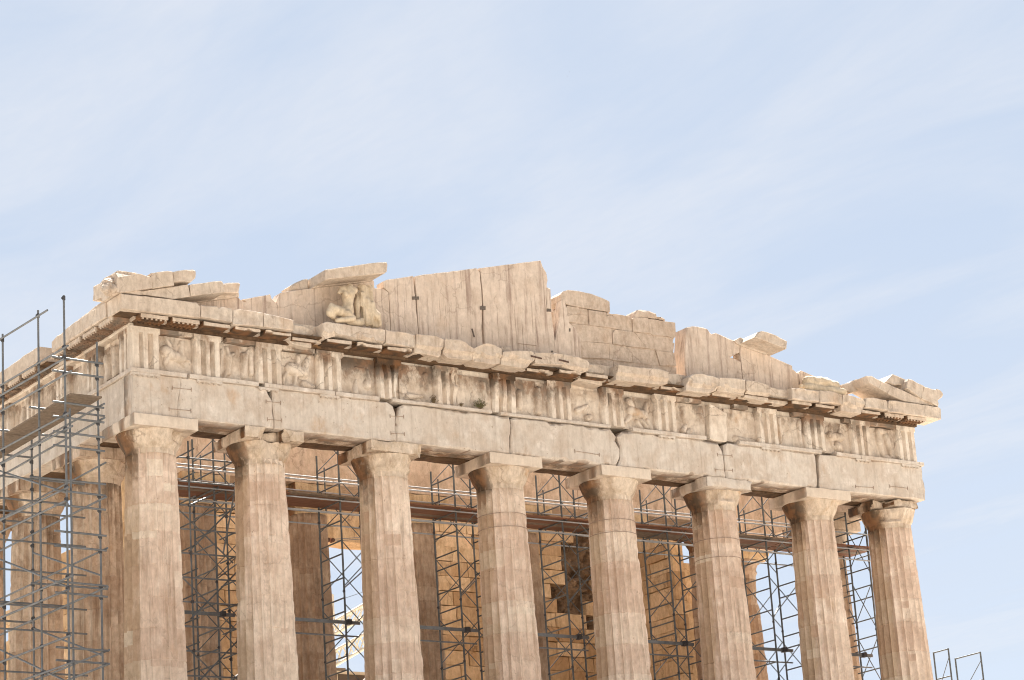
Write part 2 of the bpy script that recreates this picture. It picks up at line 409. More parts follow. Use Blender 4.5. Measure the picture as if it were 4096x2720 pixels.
def simple(name, c, rough=.6, metal=0., var=.15, sc=6., spec=.4):
    g = G(name); pos = g.n('ShaderNodeNewGeometry').outputs['Position']
    n = g.noise(pos, sc, 5)
    col = g.mix(g.mapr(n, .3, .7), tuple(x * (1 - var) for x in c), tuple(min(1, x * (1 + var)) for x in c))
    return g.out(col, rough, n, .01, .2, metal, spec)
M['steel'] = simple('galvanised_steel', (.15, .155, .16), .55, .3, .25, 5)
M['rail'] = simple('sunlit_tint_steel', (.34, .355, .375), .5, .3, .15, 8)  # sunlit brightness of the rails put into a paler steel colour
M['steel_dark'] = simple('dark_steel', (.11, .12, .125), .5, .4, .3, 5)
M['coupler'] = simple('coupler_steel', (.07, .07, .075), .6, .4, .3, 20)
M['iron'] = simple('rusty_iron', (.10, .055, .04), .8, .1, .4, 20)
M['clampbar'] = simple('clamp_bronze', (.34, .25, .19), .7, .1, .3, 20)
def plank_mat():
    g = G('deck_plank'); pos = g.n('ShaderNodeNewGeometry').outputs['Position']
    a = g.noise(g.scl(pos, (.5, 14, 3)), 1.3, 6)
    col = g.mix(g.mapr(a, .3, .7), (.11, .05, .03), (.24, .115, .07))
    return g.out(col, .75, a, .01, .3)
M['plank'] = plank_mat()
M['grey_plank'] = simple('weathered_plank', (.17, .125, .09), .85, 0, .3, 9)
M['crane'] = simple('cream_paint', (.62, .57, .46), .5, 0, .1, 3)
M['twig'] = simple('dry_twig', (.17, .12, .07), .9, 0, .3, 30)
M['leaf'] = simple('leaf_green', (.085, .11, .035), .8, 0, .4, 25)
M['bird'] = simple('bird_grey', (.10, .10, .11), .8, 0, .2, 30)
M['ground'] = stone('dusty_limestone', (.54, .48, .41), (.48, .43, .36), (.42, .37, .31), crust=.05, orange=.05, streak=0, crack=.2, white=.2)
M['board'] = simple('wood_board', (.20, .13, .08), .8, 0, .3, 8)
M['paint'] = simple('hut_panel', (.10, .085, .075), .7, 0, .2, 3)
M['rust_rope'] = simple('red_rust_steel', (.30, .13, .08), .7, .1, .3, 15)

M['insert_dark'] = simple('dark_insert', (.14, .11, .09), .85, 0, .3, 20)

# ------------------------------------------------------------------ ground
def terrain():
    xs = np.concatenate([[-6000, -2500, -1200, -600, -300, -180], np.arange(-130, 131, 5), [180, 300, 600, 1200, 2500, 6000]])
    X, Y = np.meshgrid(xs, xs, indexing='ij')
    d = np.maximum(np.maximum(np.abs(X) - 20, 0), np.maximum(np.maximum(-Y - 6, Y - 76), 0))
    Z = -1.75 - 9.7 * np.clip(d / 58, 0, 1) ** 1.15 - 60 * np.clip((d - 150) / 300, 0, 1)
    P = np.stack([X.ravel() * .07, Y.ravel() * .07, 0 * X.ravel()], 1)
    Z = Z + (.35 * fbm(P, 3, 5) * np.clip(d.ravel() / 8, 0, 1)).reshape(Z.shape)
    n = len(xs)
    V = np.stack([X.ravel(), Y.ravel(), Z.ravel()], 1)
    F = [(i * n + j, (i + 1) * n + j, (i + 1) * n + j + 1, i * n + j + 1) for i in range(n - 1) for j in range(n - 1)]
    mk('ground', V, F, M['ground'], smooth=180, kind='structure')
terrain()

# ------------------------------------------------------------------ the temple
T = thing('temple', 'ruined marble Doric temple with eight front columns and a broken pediment', 'temple')
st = MB()
for k in range(3):
    o = 15.44 + .7 * k
    st.box(-o, o, -1.0 - .7 * k, 68.5 + .7 * k, -.55 * (k + 1) + .004 * k, -.55 * k - .004 * (k > 0))
st.build('stepped_base', M['arch'], T)

def shaft(r0, r1, z0, z1, seed, er=1., nz=84, lean=(0, 0), bites=(), nfl=20):
    m = 6; nt = nfl * m
    zs = list(np.linspace(z0, z1, nz))
    rng = random.Random(seed)
    zj = []; z = z0 + rng.uniform(.6, .95)
    while z < z1 - .4: zj.append(z); z += rng.uniform(.78, 1.02)
    zs = [q for q in zs if all(abs(q - j) > .03 for j in zj)]
    for j in zj: zs += [j - .016, j, j + .016]
    zs = sorted(zs); nz = len(zs); zs = np.array(zs)
    th = np.arange(nt) * 2 * math.pi / nt
    tt = (np.arange(nt) % m) / m
    fl = np.sin(np.pi * tt) ** .8
    ZZ, TH = np.meshgrid(zs, th, indexing='ij'); FL = np.broadcast_to(fl, ZZ.shape)
    u = (ZZ - z0) / (z1 - z0)
    R = r0 - (r0 - r1) * u ** 1.12
    dep = .135 * R / .9
    P = np.stack([np.cos(TH).ravel() * 1.6 + seed * 3.3, np.sin(TH).ravel() * 1.6, ZZ.ravel() * .9], 1)
    q = fbm(P, 4, seed).reshape(ZZ.shape)
    P2 = np.stack([np.cos(TH).ravel() * 7 + seed, np.sin(TH).ravel() * 7, ZZ.ravel() * 4.5], 1)
    q2 = fbm(P2, 3, seed + 50).reshape(ZZ.shape)
    wornz = np.clip((q - .3) * 2.6, 0, 1) * er * .8           # worn areas lose their arrises
    R = R - dep * (FL * (1 - .75 * wornz)) - dep * wornz * .75
    R = R - (1 - FL) ** 2 * np.clip(q2 - .08, 0, 1) * .075 * er - np.clip(q - .46, 0, 1) * .2 * er
    R = R + q2 * .006
    for j in zj: R = R - (np.abs(ZZ - j) < .004) * np.clip(.011 + .03 * q2, 0, .03)
    for (bt, bz, bw, bh, bd) in bites:                     # hollows: angle, height, half sizes, depth
        a = np.angle(np.exp(1j * (TH - bt))) / bw; b = (ZZ - bz) / bh
        R = R - bd * np.clip(1 - (a * a + b * b), 0, 1) ** .5
    LX = lean[0] * u; LY = lean[1] * u
    V = np.stack([(R * np.cos(TH) + LX).ravel(), (R * np.sin(TH) + LY).ravel(), ZZ.ravel()], 1)
    F = []
    for i in range(nz - 1):
        a = i * nt; b = a + nt
        F += [(a + k, a + (k + 1) % nt, b + (k + 1) % nt, b + k) for k in range(nt)]
    F.append(tuple(range((nz - 1) * nt, nz * nt)))
    # each drum, and inset pieces within it, has its own tone
    pt = np.zeros(len(F), np.float32)
    cuts = [z0] + zj + [z1 + 1]
    for a, b in zip(cuts[:-1], cuts[1:]):
        base = rng.uniform(-.30, .18)
        rows = [i for i in range(nz - 1) if a <= (zs[i] + zs[i + 1]) / 2 < b]
        tone = np.full(nfl, base); 
        for k in rows: pt[k * nt:(k + 1) * nt] = base
        for _ in range(rng.choice((1, 2, 3))):
            f0 = rng.randrange(nfl); fw = rng.choice((1, 1, 2, 3, 4)); za_ = rng.uniform(a, b - .2); zb_ = za_ + rng.uniform(.15, .6); tv = rng.choice((-.6, -.45, -.3, .2, .38))
            for k in rows:
                if za_ < zs[k] < zb_:
                    for ff in range(f0, f0 + fw):
                        s0 = (ff % nfl) * m; pt[k * nt + s0:k * nt + s0 + m] = tv
    shaft.tone = pt
    return V, F
def echinus(zn, r1, re, h, seed, bites=(), er=1.):
    nt = 96
    prof = [(r1 * .985, -.16), (r1 * .99, 0.), (r1 * 1.015, .02), (r1 * 1.02, .035), (r1 * 1.03, .05), (r1 * 1.035, .06)]
    for k in range(1, 10):
        t = k / 9.
        prof.append((r1 * 1.04 + (re - r1 * 1.04) * (t ** .82), .07 + (h - .07) * (t ** 1.12)))
    prof += [(re * .995, h - .012), (re * .93, h)]
    prof = [(r, z) for r, z in prof]
    V = []; F = []
    for r, z in prof:
        for k in range(nt):
            t = 2 * math.pi * k / nt; V.append((r * math.cos(t), r * math.sin(t), zn + z))
    for i in range(len(prof) - 1):
        F += [(i * nt + k, i * nt + (k + 1) % nt, (i + 1) * nt + (k + 1) % nt, (i + 1) * nt + k) for k in range(nt)]
    F.append(tuple(range((len(prof) - 1) * nt, len(prof) * nt)))
    V = np.array(V)
    q = fbm(V * 2.2 + seed * 7, 3, seed)
    n = V.copy(); n[:, 2] = 0; n /= np.linalg.norm(n, axis=1)[:, None] + 1e-9
    V = V - n * (np.clip(q - .25, 0, 1) * .16 * er)[:, None]
    for (bt, bw, bd, b0, b1) in bites:
        ang = np.arctan2(V[:, 1], V[:, 0]); a = np.angle(np.exp(1j * (ang - bt))) / bw
        zz = (V[:, 2] - zn) / h
        m = np.clip(1 - a * a, 0, 1) ** .5 * np.clip((zz - b0) / .2, 0, 1) * np.clip((b1 - zz) / .2 + 1, 0, 1)
        lim = np.maximum(np.linalg.norm(V[:, :2], axis=1) - bd * .6 * (1 + .9 * fbm(V * 4, 3, seed)) * m, r1 * .86)
        rr = np.linalg.norm(V[:, :2], axis=1); V[:, :2] *= (np.minimum(rr, lim) / (rr + 1e-9))[:, None]
    return V, F
def grime_attr(o, f, name='grime'):
    a = o.data.attributes.new(name, 'FLOAT', 'POINT')
    co = np.zeros(len(o.data.vertices) * 3); o.data.vertices.foreach_get('co', co)
    a.data.foreach_set('value', np.asarray(f(co.reshape(-1, 3)), dtype=np.float32))
ZN, ZE, ZA = 9.57, 10.075, 10.43
def column(x, y, seed, mat='column', cap='capital', aba='new', lean=(0, 0), er=1., ab=None, ebites=(), sbites=(), label=None, r0=.952, r1=.742, z0=0., zn=ZN, ze=ZE, za=ZA, hw=1.0, alabel=None, nz=84, shaft_bites=(), ee=None):
    V, F = shaft(r0, r1, z0, zn, seed, er, nz, lean, shaft_bites)
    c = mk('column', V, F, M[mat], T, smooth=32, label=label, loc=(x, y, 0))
    if len(c.data.polygons) == len(shaft.tone): c.data.attributes.new('patch', 'FLOAT', 'FACE').data.foreach_set('value', shaft.tone)
    nang = lambda C, a0: np.cos(np.arctan2(C[:, 1], C[:, 0]) - a0)
    if mat == 'column':
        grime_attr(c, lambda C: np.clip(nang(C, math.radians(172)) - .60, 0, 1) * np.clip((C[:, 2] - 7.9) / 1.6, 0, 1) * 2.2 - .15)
        grime_attr(c, lambda C: np.clip((nang(C, math.radians(172)) - .40) * 1.1, 0, .75), 'north_brown')  # front shafts turn browner towards their north side
    if mat == 'flankcol': grime_attr(c, lambda C: np.clip((C[:, 2] - 7.4) / 2.5, 0, 1) * .4)
    V, F = echinus(zn, r1, hw * .965, ze - zn, seed, ebites, er if ee is None else ee)
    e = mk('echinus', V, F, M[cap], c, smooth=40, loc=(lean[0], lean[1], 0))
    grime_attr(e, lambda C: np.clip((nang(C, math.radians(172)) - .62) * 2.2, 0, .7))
    grime_attr(e, lambda C: np.clip((nang(C, math.radians(180)) - .35) * .9, 0, .6), 'north_brown')
    boxes = ab if ab is not None else [(-hw, hw, -hw, hw, .012, ())]
    for bx in boxes:
        x0, x1, y0, y1, wear, bites = bx[:6]
        V, F = dense_box(x0, x1, y0, y1, ze + .002, za - .004, .07, wear, seed + int(abs(x0 * 10)), bites, .004)
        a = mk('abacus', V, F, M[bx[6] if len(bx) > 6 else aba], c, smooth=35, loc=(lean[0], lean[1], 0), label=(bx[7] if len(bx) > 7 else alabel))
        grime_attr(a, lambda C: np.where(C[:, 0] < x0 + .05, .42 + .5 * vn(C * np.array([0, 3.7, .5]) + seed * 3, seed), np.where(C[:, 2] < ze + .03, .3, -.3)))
        grime_attr(a, lambda C: np.where(C[:, 0] < x0 + .05, .35, 0), 'north_brown')
    return c
AX = [-14.36] + [(-2.5 + i) * 4.296 for i in range(6)] + [14.36]
W = -math.pi / 2          # angle of the west side of a column (towards -Y)
NW = math.radians(215)
BR = .07
# eight front columns
column(AX[0], 0, 1, lean=(.05, BR), er=1.25, hw=1.03, ebites=[(W + .75, .5, .25, .35, .9), (W - 1.0, .35, .1, .0, .5)], alabel='smooth new marble abacus')
column(AX[1], 0, 2, lean=(0, BR), er=1.0, aba='capital', ab=[(-1.0, -.28, -1.0, 1.0, .05, [((-.2, -1.05, 10.1), .36)]), (.30, 1.0, -1.0, .5, .03, [((.25, -1.0, 10.15), .25)]), (-.3, .32, -.62, .9, .12, ())],
       ebites=[(W + .15, .55, .45, -.1, 1.2), (W - .75, .4, .12, .5, 1.3)], label='fluted column with a split and rust-stained capital')
column(AX[2], 0, 3, lean=(0, BR), er=.95, aba='capital', ab=[(-1.0, .93, -1.0, 1.0, .05, [((1.0, -1.05, 10.2), .33)])], ebites=[(W + .95, .5, .22, .3, 1.3), (NW, .5, .12, .2, 1.2)])
column(AX[3], 0, 4, lean=(0, BR), er=.9, ebites=(), ee=.2, alabel='smooth new marble abacus')
column(AX[4], 0, 5, lean=(0, BR), er=.9, ebites=[(NW + .05, .35, .12, .2, 1.2)], ee=.2, alabel='smooth new marble abacus')
column(AX[5], 0, 6, lean=(0, BR), er=.8, aba='arch', ab=[(-1.0, 1.0, -1.0, 1.0, .05, [((1.05, -1.0, 10.2), .2), ((-1.0, -.6, 10.3), .25)])], ebites=[(W - .15, .7, .25, .25, 1.1), (NW, .5, .2, .0, 1.2)])
column(AX[6], 0, 7, lean=(0, BR), er=.9, ebites=[(NW - .1, .4, .12, .2, 1.2)], ee=.2, alabel='smooth new marble abacus')
column(AX[7], 0, 8, lean=(-.05, BR), er=1.1, aba='capital', r0=.972, r1=.76, ab=[(-.98, .1, -.35, 1.0, .12, [((-.3, -.5, 10.3), .3)]), (-.45, .82, -.86, .8, .16, [((1.0, -.9, 10.4), .35), ((-.6, -1.0, 10.0), .3)])],
       ebites=[(W - .75, .6, .25, .1, 1.2), (W + 1.2, .5, .06, .3, 1.2)], label='corner column with a badly broken capital')
# iron bands around three of the shafts
for xi, zs in ((3, (8.62, 8.18)), (4, (8.75, 8.33)), (5, (8.45, 7.82))):
    for z in zs:
        col = [o for o in T.children if o.name.startswith('column')][xi]
        r = .952 - .21 * (z / 9.57) ** 1.12 + .006
        m = MB(); n = 60
        for k in range(n):
            a = 2 * math.pi * k / n; b = 2 * math.pi * (k + 1) / n
            lx = BR * z / 9.57
            m.tube((r * math.cos(a), r * math.sin(a) + lx, z), (r * math.cos(b), r * math.sin(b) + lx, z), .011, 5)
        m.build('metal_band', M['clampbar'], col)
# north flank columns, south flank columns
for k in range(3):
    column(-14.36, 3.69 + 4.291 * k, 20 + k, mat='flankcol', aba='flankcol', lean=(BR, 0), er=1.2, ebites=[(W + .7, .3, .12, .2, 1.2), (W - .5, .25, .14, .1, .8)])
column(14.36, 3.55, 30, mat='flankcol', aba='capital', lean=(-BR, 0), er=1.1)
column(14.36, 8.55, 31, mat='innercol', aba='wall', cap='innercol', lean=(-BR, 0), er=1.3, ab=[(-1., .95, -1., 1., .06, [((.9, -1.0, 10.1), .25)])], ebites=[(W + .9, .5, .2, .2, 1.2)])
# inner porch columns
for i, x in enumerate((-10.25, -6.2, -2.07, 2.07, 6.2, 10.25)):
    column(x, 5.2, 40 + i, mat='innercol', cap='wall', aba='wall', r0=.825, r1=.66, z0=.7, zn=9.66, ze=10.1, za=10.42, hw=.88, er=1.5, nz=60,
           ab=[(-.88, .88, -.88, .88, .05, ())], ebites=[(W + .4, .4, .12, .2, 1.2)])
mk('porch_step', *(lambda m: (m.V, m.F))(MB().box(-11.2, 11.2, 4.0, 64, .002, .7)), M['beam'], T)

# ---- architrave of the west front
ZB, ZT = 10.43, 11.655
def edge(k, pts):
    return [(x, min(max(z, ZB), ZT)) for x, z in zp(k, pts, -.87)]
blocks = [
    ([(-15.30, ZB), (-13.55, ZB)], edge('A1', [(1385, 1320), (1383, 1250), (1400, 1150), (1408, 1050), (1402, 990)]), [(-15.30, ZT)]),
    (None, [(-13.53, ZB)] , None)]
J12 = zp('A1', [(1388, 1325), (1386, 1250), (1404, 1150), (1412, 1050), (1407, 985)], -.87)
J2r = zp('A2', [(582, 1420), (573, 1270), (566, 1180), (540, 1130), (516, 1075)], -.87)
J3l = zp('A2', [(586, 1420), (579, 1270), (570, 1180), (568, 1120), (566, 1065)], -.87)
J3r = zp('A2', [(1545, 1505), (1530, 1400), (1536, 1290), (1515, 1225), (1467, 1195)], -.87)
J4l = zp('A2', [(1549, 1505), (1535, 1390), (1545, 1290), (1560, 1230), (1600, 1192)], -.87)
J4r = zp('A3', [(864, 1568), (866, 1460), (868, 1380), (857, 1300), (820, 1276)], -.87)
J5l = zp('A3', [(869, 1568), (872, 1460), (874, 1380), (870, 1320), (895, 1300)], -.87)
J5r = zp('A4', [(128, 1490), (160, 1430), (157, 1360), (128, 1270), (85, 1192)], -.87)
J6l = zp('A4', [(142, 1490), (165, 1430), (160, 1340), (140, 1265), (185, 1207)], -.87)
J6r = zp('A4', [(988, 1568), (975, 1470), (965, 1390), (930, 1315), (878, 1286)], -.87)
J7l = zp('A4', [(994, 1568), (980, 1470), (972, 1400), (975, 1330), (1000, 1302)], -.87)
J7r = zp('A5', [(335, 1290), (330, 1200), (322, 1110), (316, 1030), (302, 1000)], -.87)
J8l = zp('A5', [(352, 1290), (350, 1200), (345, 1110), (342, 1050), (352, 1012)], -.87)
def cl(p): return [(x, min(max(z, ZB), ZT)) for x, z in p]
def bl(l, r):
    l = cl(l); r = cl(r)
    l[0] = (l[0][0], ZB); r[0] = (r[0][0], ZB); l[-1] = (l[-1][0], ZT); r[-1] = (r[-1][0], ZT)
    return l[::-1] + r
B1l = [(-15.30, ZB), (-15.30, ZT)]; B8r = [(15.27, ZB + .0), (15.33, ZB + .35), (15.30, 11.2), (15.30, ZT)]
AB = []
labs = {0: 'corner architrave block', 7: 'architrave block at the far corner'}
for i, (l, r, bv) in enumerate([(B1l, J12, .03), (J12, J2r, .05), (J3l, J3r, .05), (J4l, J4r, .07), (J5l, J5r, .10), (J6l, J6r, .08), (J7l, J7r, .07), (J8l, B8r, .05)]):
    pts = bl(l, r)
    if i == 1: pts = [(x + .012, z) if k < 5 else (x, z) for k, (x, z) in enumerate(pts)]
    V, F = slab(pts, 0, -.56, bv, .014, .1, 100 + i)
    AB.append(mk('architrave_block', V, F, M['arch'], T, smooth=35)); grime_attr(AB[-1], lambda C: np.where(C[:, 1] > -.8, .75, 0))
# two inner rows of architrave, their undersides show as strips with gaps
for k, (y0, y1) in enumerate(((-.27, .27), (.32, .87))):
    for i in range(7):
        x0 = AX[i] + .004 if i else -15.26; x1 = AX[i + 1] - .004 if i < 6 else 15.26
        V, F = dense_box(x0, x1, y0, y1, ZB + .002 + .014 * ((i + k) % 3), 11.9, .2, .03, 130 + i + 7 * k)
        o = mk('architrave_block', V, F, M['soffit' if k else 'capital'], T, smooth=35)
        if not k: grime_attr(o, lambda C: np.full(len(C), .45))
# north and south flank architraves
flank_j = [-.87, 3.69, 7.98, 12.27, 16.5]
for i in range(4):
    u0 = flank_j[i] + .004 if i else -.30; u1 = flank_j[i + 1] - .004
    V, F = slab([(u0, ZB), (u1, ZB), (u1, ZT), (u0, ZT)], 0, -.56, .025, .008, .15, 150 + i, flank)
    mk('architrave_block', V, F, M['arch'], T, smooth=35)
    V, F = dense_box(-14.7, -13.5, max(u0, .9), u1, ZB + .003, 11.9, .25, .03, 160 + i)
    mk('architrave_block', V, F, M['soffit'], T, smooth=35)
for i in range(2):
    V, F = dense_box(13.45, 15.28, (-.29 if i == 0 else 3.66) , (3.65 if i == 0 else 9.4), ZB + .003, 13.1, .2, .03, 170 + i)
    mk('architrave_block', V, F, M['beam'], T, smooth=35)

# taenia, regulae and guttae
TRC = [-14.86, -12.85, -10.80, -8.72, -6.60, -4.50, -2.35, -.20, 1.90, 4.05, 6.20, 8.40, 10.50, 12.60, 14.72]
def taenia(x0, x1, blk, seed, z0=ZT + .002, z1=11.78, d=.065):
    V, F = slab([(x0, z0), (x1, z0), (x1, z1), (x0, z1)], d, -.45, .012, .006, .09, seed)
    mk('taenia', V, F, M['arch'], blk, smooth=35)
for x0, x1, b in [(-15.365, -13.58, 0), (-13.5, -11.22, 1), (-11.02, -8.62, 2), (-8.6, -7.06, 2), (-6.6, -2.95, 3), (-2.6, 1.7, 4), (2.55, 5.6, 5), (7.0, 10.62, 6), (11.3, 12.4, 7), (12.42, 15.365, 7)]:
    taenia(x0, x1, AB[b], 200 + int(x0 * 3), d=.03 if b == 4 else .065, z0=ZT + (.03 if b in (3, 4) else .002))
for i, ng in ((0, 6), (1, 5), (2, 3), (3, 4), (9, 4), (11, 5), (13, 4), (14, 6)):
    m = MB(); x0 = TRC[i] - .42; x1 = TRC[i] + (.42 if ng > 4 else .25)
    if i == 0: x0 = -15.34
    V, F = slab([(x0, 11.58), (x1, 11.58), (x1, 11.652), (x0, 11.652)], .055, -.1, .008, .004, .08, 230 + i)
    m.add(V, F)
    for k in range(ng):
        x = x0 + .07 + (x1 - x0 - .14) * k / max(1, ng - 1)
        m.tube((x, -.9, 11.579), (x, -.9, 11.535), .03, 8, .037)
    m.build('regula', M['arch'], min(AB, key=lambda o: abs(sum(v.co.x for v in o.data.vertices) / len(o.data.vertices) - TRC[i])), smooth=35)
V, F = slab([(-.93, ZT + .002), (16, ZT + .002), (16, 11.78), (-.93, 11.78)], .065, -.45, .012, .006, .12, 250, flank)
mk('taenia', V, F, M['arch'], T, smooth=35)
# iron clamps across the cracked joints
def clamp(p, q, blk):
    m = MB(); a = Vector((*p,)); b = Vector((*q,))
    a = Vector((p[0], -.876, p[1])); b = Vector((q[0], -.876, q[1]))
    m.bar(a, b, .012, .014)
    for c in (a, b): m.box(c.x - .007, c.x + .007, -.884, -.868, c.z - .06, c.z + .06)
    m.build('iron_clamp', M['clampbar'], blk)
for k, p, q, b in [('A1', (1352, 1080), (1500, 1095), 0), ('A1', (1325, 1245), (1497, 1260), 0), ('A2', (518, 1188), (632, 1198), 1), ('A2', (528, 1328), (640, 1337), 1),
                   ('A2', (1490, 1302), (1596, 1307), 2), ('A2', (1497, 1437), (1602, 1443), 2), ('A4', (922, 1410), (1035, 1417), 5), ('A4', (902, 1526), (1040, 1533), 5)]:
    a, c = zp(k, [p, q], -.87); clamp(a, c, AB[b])
for p, q, b in [((2299, 1804), (2397, 1819), 4), ((3422, 1946), (3494, 1951), 7), ((3559, 1945), (3630, 1953), 7)]:
    a, c = zp('P', [p, q], -.87); clamp(a, c, AB[b])

# ---- frieze
ZF0, ZF1 = 11.782, 13.05
FB = MB().box(-15.1, 15.1, -.62, .85, ZF0, 13.12).build('frieze_core', M['frieze'], T)
MB().box(-15.1, -13.6, .9, 16.2, ZF0, 13.12).build('frieze_core', M['frieze'], T)
def triglyph(c, w, fn, seed, er=.3, z0=ZF0, z1=ZF1, proud=0., cut=(), grime=.5, top=.17, left=0., right=0., label=None):
    pat = [(0, -.09), (.06, 0), (.20, 0), (.225, -.085), (.28, -.15), (.335, -.085), (.36, 0), (.485, 0), (.51, -.085), (.565, -.15), (.62, -.085), (.645, 0), (.785, 0), (.845, -.09)]
    us = []
    for (a, da), (b, db) in zip(pat[:-1], pat[1:]):
        k = 2
        for j in range(k): us.append((a + (b - a) * j / k, da + (db - da) * j / k))
    us.append(pat[-1])
    zs = list(np.linspace(z0, z1 - top - .012, 20)) + [z1 - top, z1 - top + .03] + list(np.linspace(z1 - top + .07, z1, 4))
    V = []; nu = len(us); G_ = []
    for z in zs:
        for u, d in us:
            dd = d if z < z1 - top - .005 else 0.
            V.append((c - w / 2 + u / .845 * w, dd + proud, z))
    V = np.array(V)
    P = np.stack([V[:, 0] * 2.2, V[:, 2] * 1.7, np.full(len(V), seed * 2.1)], 1)
    q = fbm(P, 4, seed)
    P2 = P * 3.5
    q2 = fbm(P2, 3, seed + 9)
    V[:, 1] -= er * .16 * np.clip(q - .1, 0, 1) + er * .012 * q2
    V[:, 0] += er * .012 * q2
    hh = (V[:, 2] - z0) / (z1 - z0)
    rel = (V[:, 0] - c) / (w / 2)
    if left: V[:, 0] += np.where(rel < 0, left * np.clip(1.2 - hh * 1.2, 0, 1) * -rel * (1 + q), 0)
    if right: V[:, 0] -= np.where(rel > 0, right * np.clip(1.2 - hh * 1.2, 0, 1) * rel * (1 + q), 0)
    for (cu, cz, cr, cd) in cut:
        m = np.clip(1 - np.hypot((V[:, 0] - c - cu) , V[:, 2] - cz) / cr, 0, 1); V[:, 1] -= cd * np.sqrt(m)
    # rim back to the core
    F = [(i * nu + j, i * nu + j + 1, (i + 1) * nu + j + 1, (i + 1) * nu + j) for i in range(len(zs) - 1) for j in range(nu - 1)]
    ring = [j for j in range(nu)] + [i * nu + nu - 1 for i in range(1, len(zs))] + [(len(zs) - 1) * nu + j for j in range(nu - 2, -1, -1)] + [i * nu for i in range(len(zs) - 2, 0, -1)]
    b = len(V); V2 = V[ring].copy(); V2[:, 1] = -.24; V = np.concatenate([V, V2])
    nr = len(ring)
    F += [(ring[(k + 1) % nr], ring[k], b + k, b + (k + 1) % nr) for k in range(nr)]
    if fn is flank: F = [tuple(reversed(f)) for f in F]
    o = mk('triglyph', [fn(*v) for v in V], F, M['frieze'], T, smooth=38, label=label)
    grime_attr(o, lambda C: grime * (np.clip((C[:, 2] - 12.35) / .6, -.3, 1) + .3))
    return o
TW = .88
ER = [.05, .14, .1, .1, .6, .35, .45, .35, .2, .12, 2., .2, .2, .12, .05]
GR = [.15, .22, .22, .4, .75, .4, .65, .42, .45, .15, .35, .25, .5, .3, .15]
for i, c in enumerate(TRC):
    if i == 10:
        V, F = slab(zp('A4', [(862, 1280), (862, 1010), (900, 1020), (965, 1060), (995, 1085), (1000, 1300), (985, 1308), (900, 1300)], -.87), .0, -.3, .05, .02, .08, 260)
        o = mk('frieze_block', V, F, M['frieze'], T, smooth=35, label='plain worn frieze block'); continue
    kw = {}
    if i == 4: kw = dict(left=.0, right=.25, cut=[(-.15, 12.9, .3, .1)])
    if i == 5: kw = dict(cut=[(.38, 12.75, .3, .2), (.42, 12.0, .4, .16)])
    if i == 6: kw = dict(cut=[(-.1, 11.8, .5, .1)])
    if i == 7: kw = dict(cut=[(-.4, 12.9, .22, .1)])
    triglyph(c, TW if i else .95, front, 300 + i, ER[i], grime=GR[i], **kw)
MB().box(-15.29, -15.29 + .25, -.63, -.4, ZF0, 13.1)
for k in range(7):
    triglyph(-.44 + .02 if k == 0 else -.39 + 2.13 * k, .86, flank, 330 + k, .2, grime=.4)

# metopes with what is left of their reliefs
def metope(c, w, fn, caps, seed, er=.4, base=-.19, grime=.4, label=None, hmul=1., z1=12.93):
    nu, nz = 58, 52
    uu = np.linspace(c - w / 2, c + w / 2, nu); zz = np.linspace(ZF0, z1, nz)
    U, Z = np.meshgrid(uu, zz)
    lu = (U - (c - w / 2)) / w * 1.25; lz = Z - ZF0
    H = np.zeros_like(U)
    wob = fbm(np.stack([lu.ravel() * 6 + seed, lz.ravel() * 6, 0 * lu.ravel()], 1), 3, seed).reshape(U.shape)
    for (x0, y0, r0, x1, y1, r1) in caps:
        dx, dy = x1 - x0, y1 - y0; l2 = dx * dx + dy * dy + 1e-9
        t = np.clip(((lu - x0) * dx + (lz - y0) * dy) / l2, 0, 1)
        d = np.hypot(lu - x0 - t * dx, lz - y0 - t * dy); r = (r0 + (r1 - r0) * t) * (1 + .12 * wob)
        h = np.sqrt(np.clip(1 - (d / r) ** 2, 0, 1)) * np.minimum(r * .9, .16) * hmul + np.where(d < r, .03, 0)
        H = np.maximum(H, h)
    q = fbm(np.stack([lu.ravel() * 2.6 + seed * 3, lz.ravel() * 2.6, 0 * lu.ravel() + 3], 1), 4, seed + 3).reshape(U.shape)
    q2 = fbm(np.stack([lu.ravel() * 9 + seed * 3, lz.ravel() * 9, 0 * lu.ravel() + 3], 1), 3, seed + 4).reshape(U.shape)
    D = base + H + er * (.07 * np.clip(q, -.2, 1) + .02 * q2)
    V = np.stack([U.ravel(), np.minimum(D, .06).ravel(), Z.ravel()], 1)
    F = [(i * nu + j, i * nu + j + 1, (i + 1) * nu + j + 1, (i + 1) * nu + j) for i in range(nz - 1) for j in range(nu - 1)]
    ring = list(range(nu)) + [i * nu + nu - 1 for i in range(1, nz)] + [(nz - 1) * nu + j for j in range(nu - 2, -1, -1)] + [i * nu for i in range(nz - 2, 0, -1)]
    b = len(V); V2 = V[ring].copy(); V2[:, 1] = -.246; V = np.concatenate([V, V2]); nr = len(ring)
    F += [(ring[(k + 1) % nr], ring[k], b + k, b + (k + 1) % nr) for k in range(nr)]
    if fn is flank: F = [tuple(reversed(f)) for f in F]
    o = mk('metope', [fn(*v) for v in V], F, M['metope'], T, smooth=60, label=label)
    grime_attr(o, lambda C: grime * (np.clip((C[:, 2] - 12.25) / .6, -.3, 1) + .25))
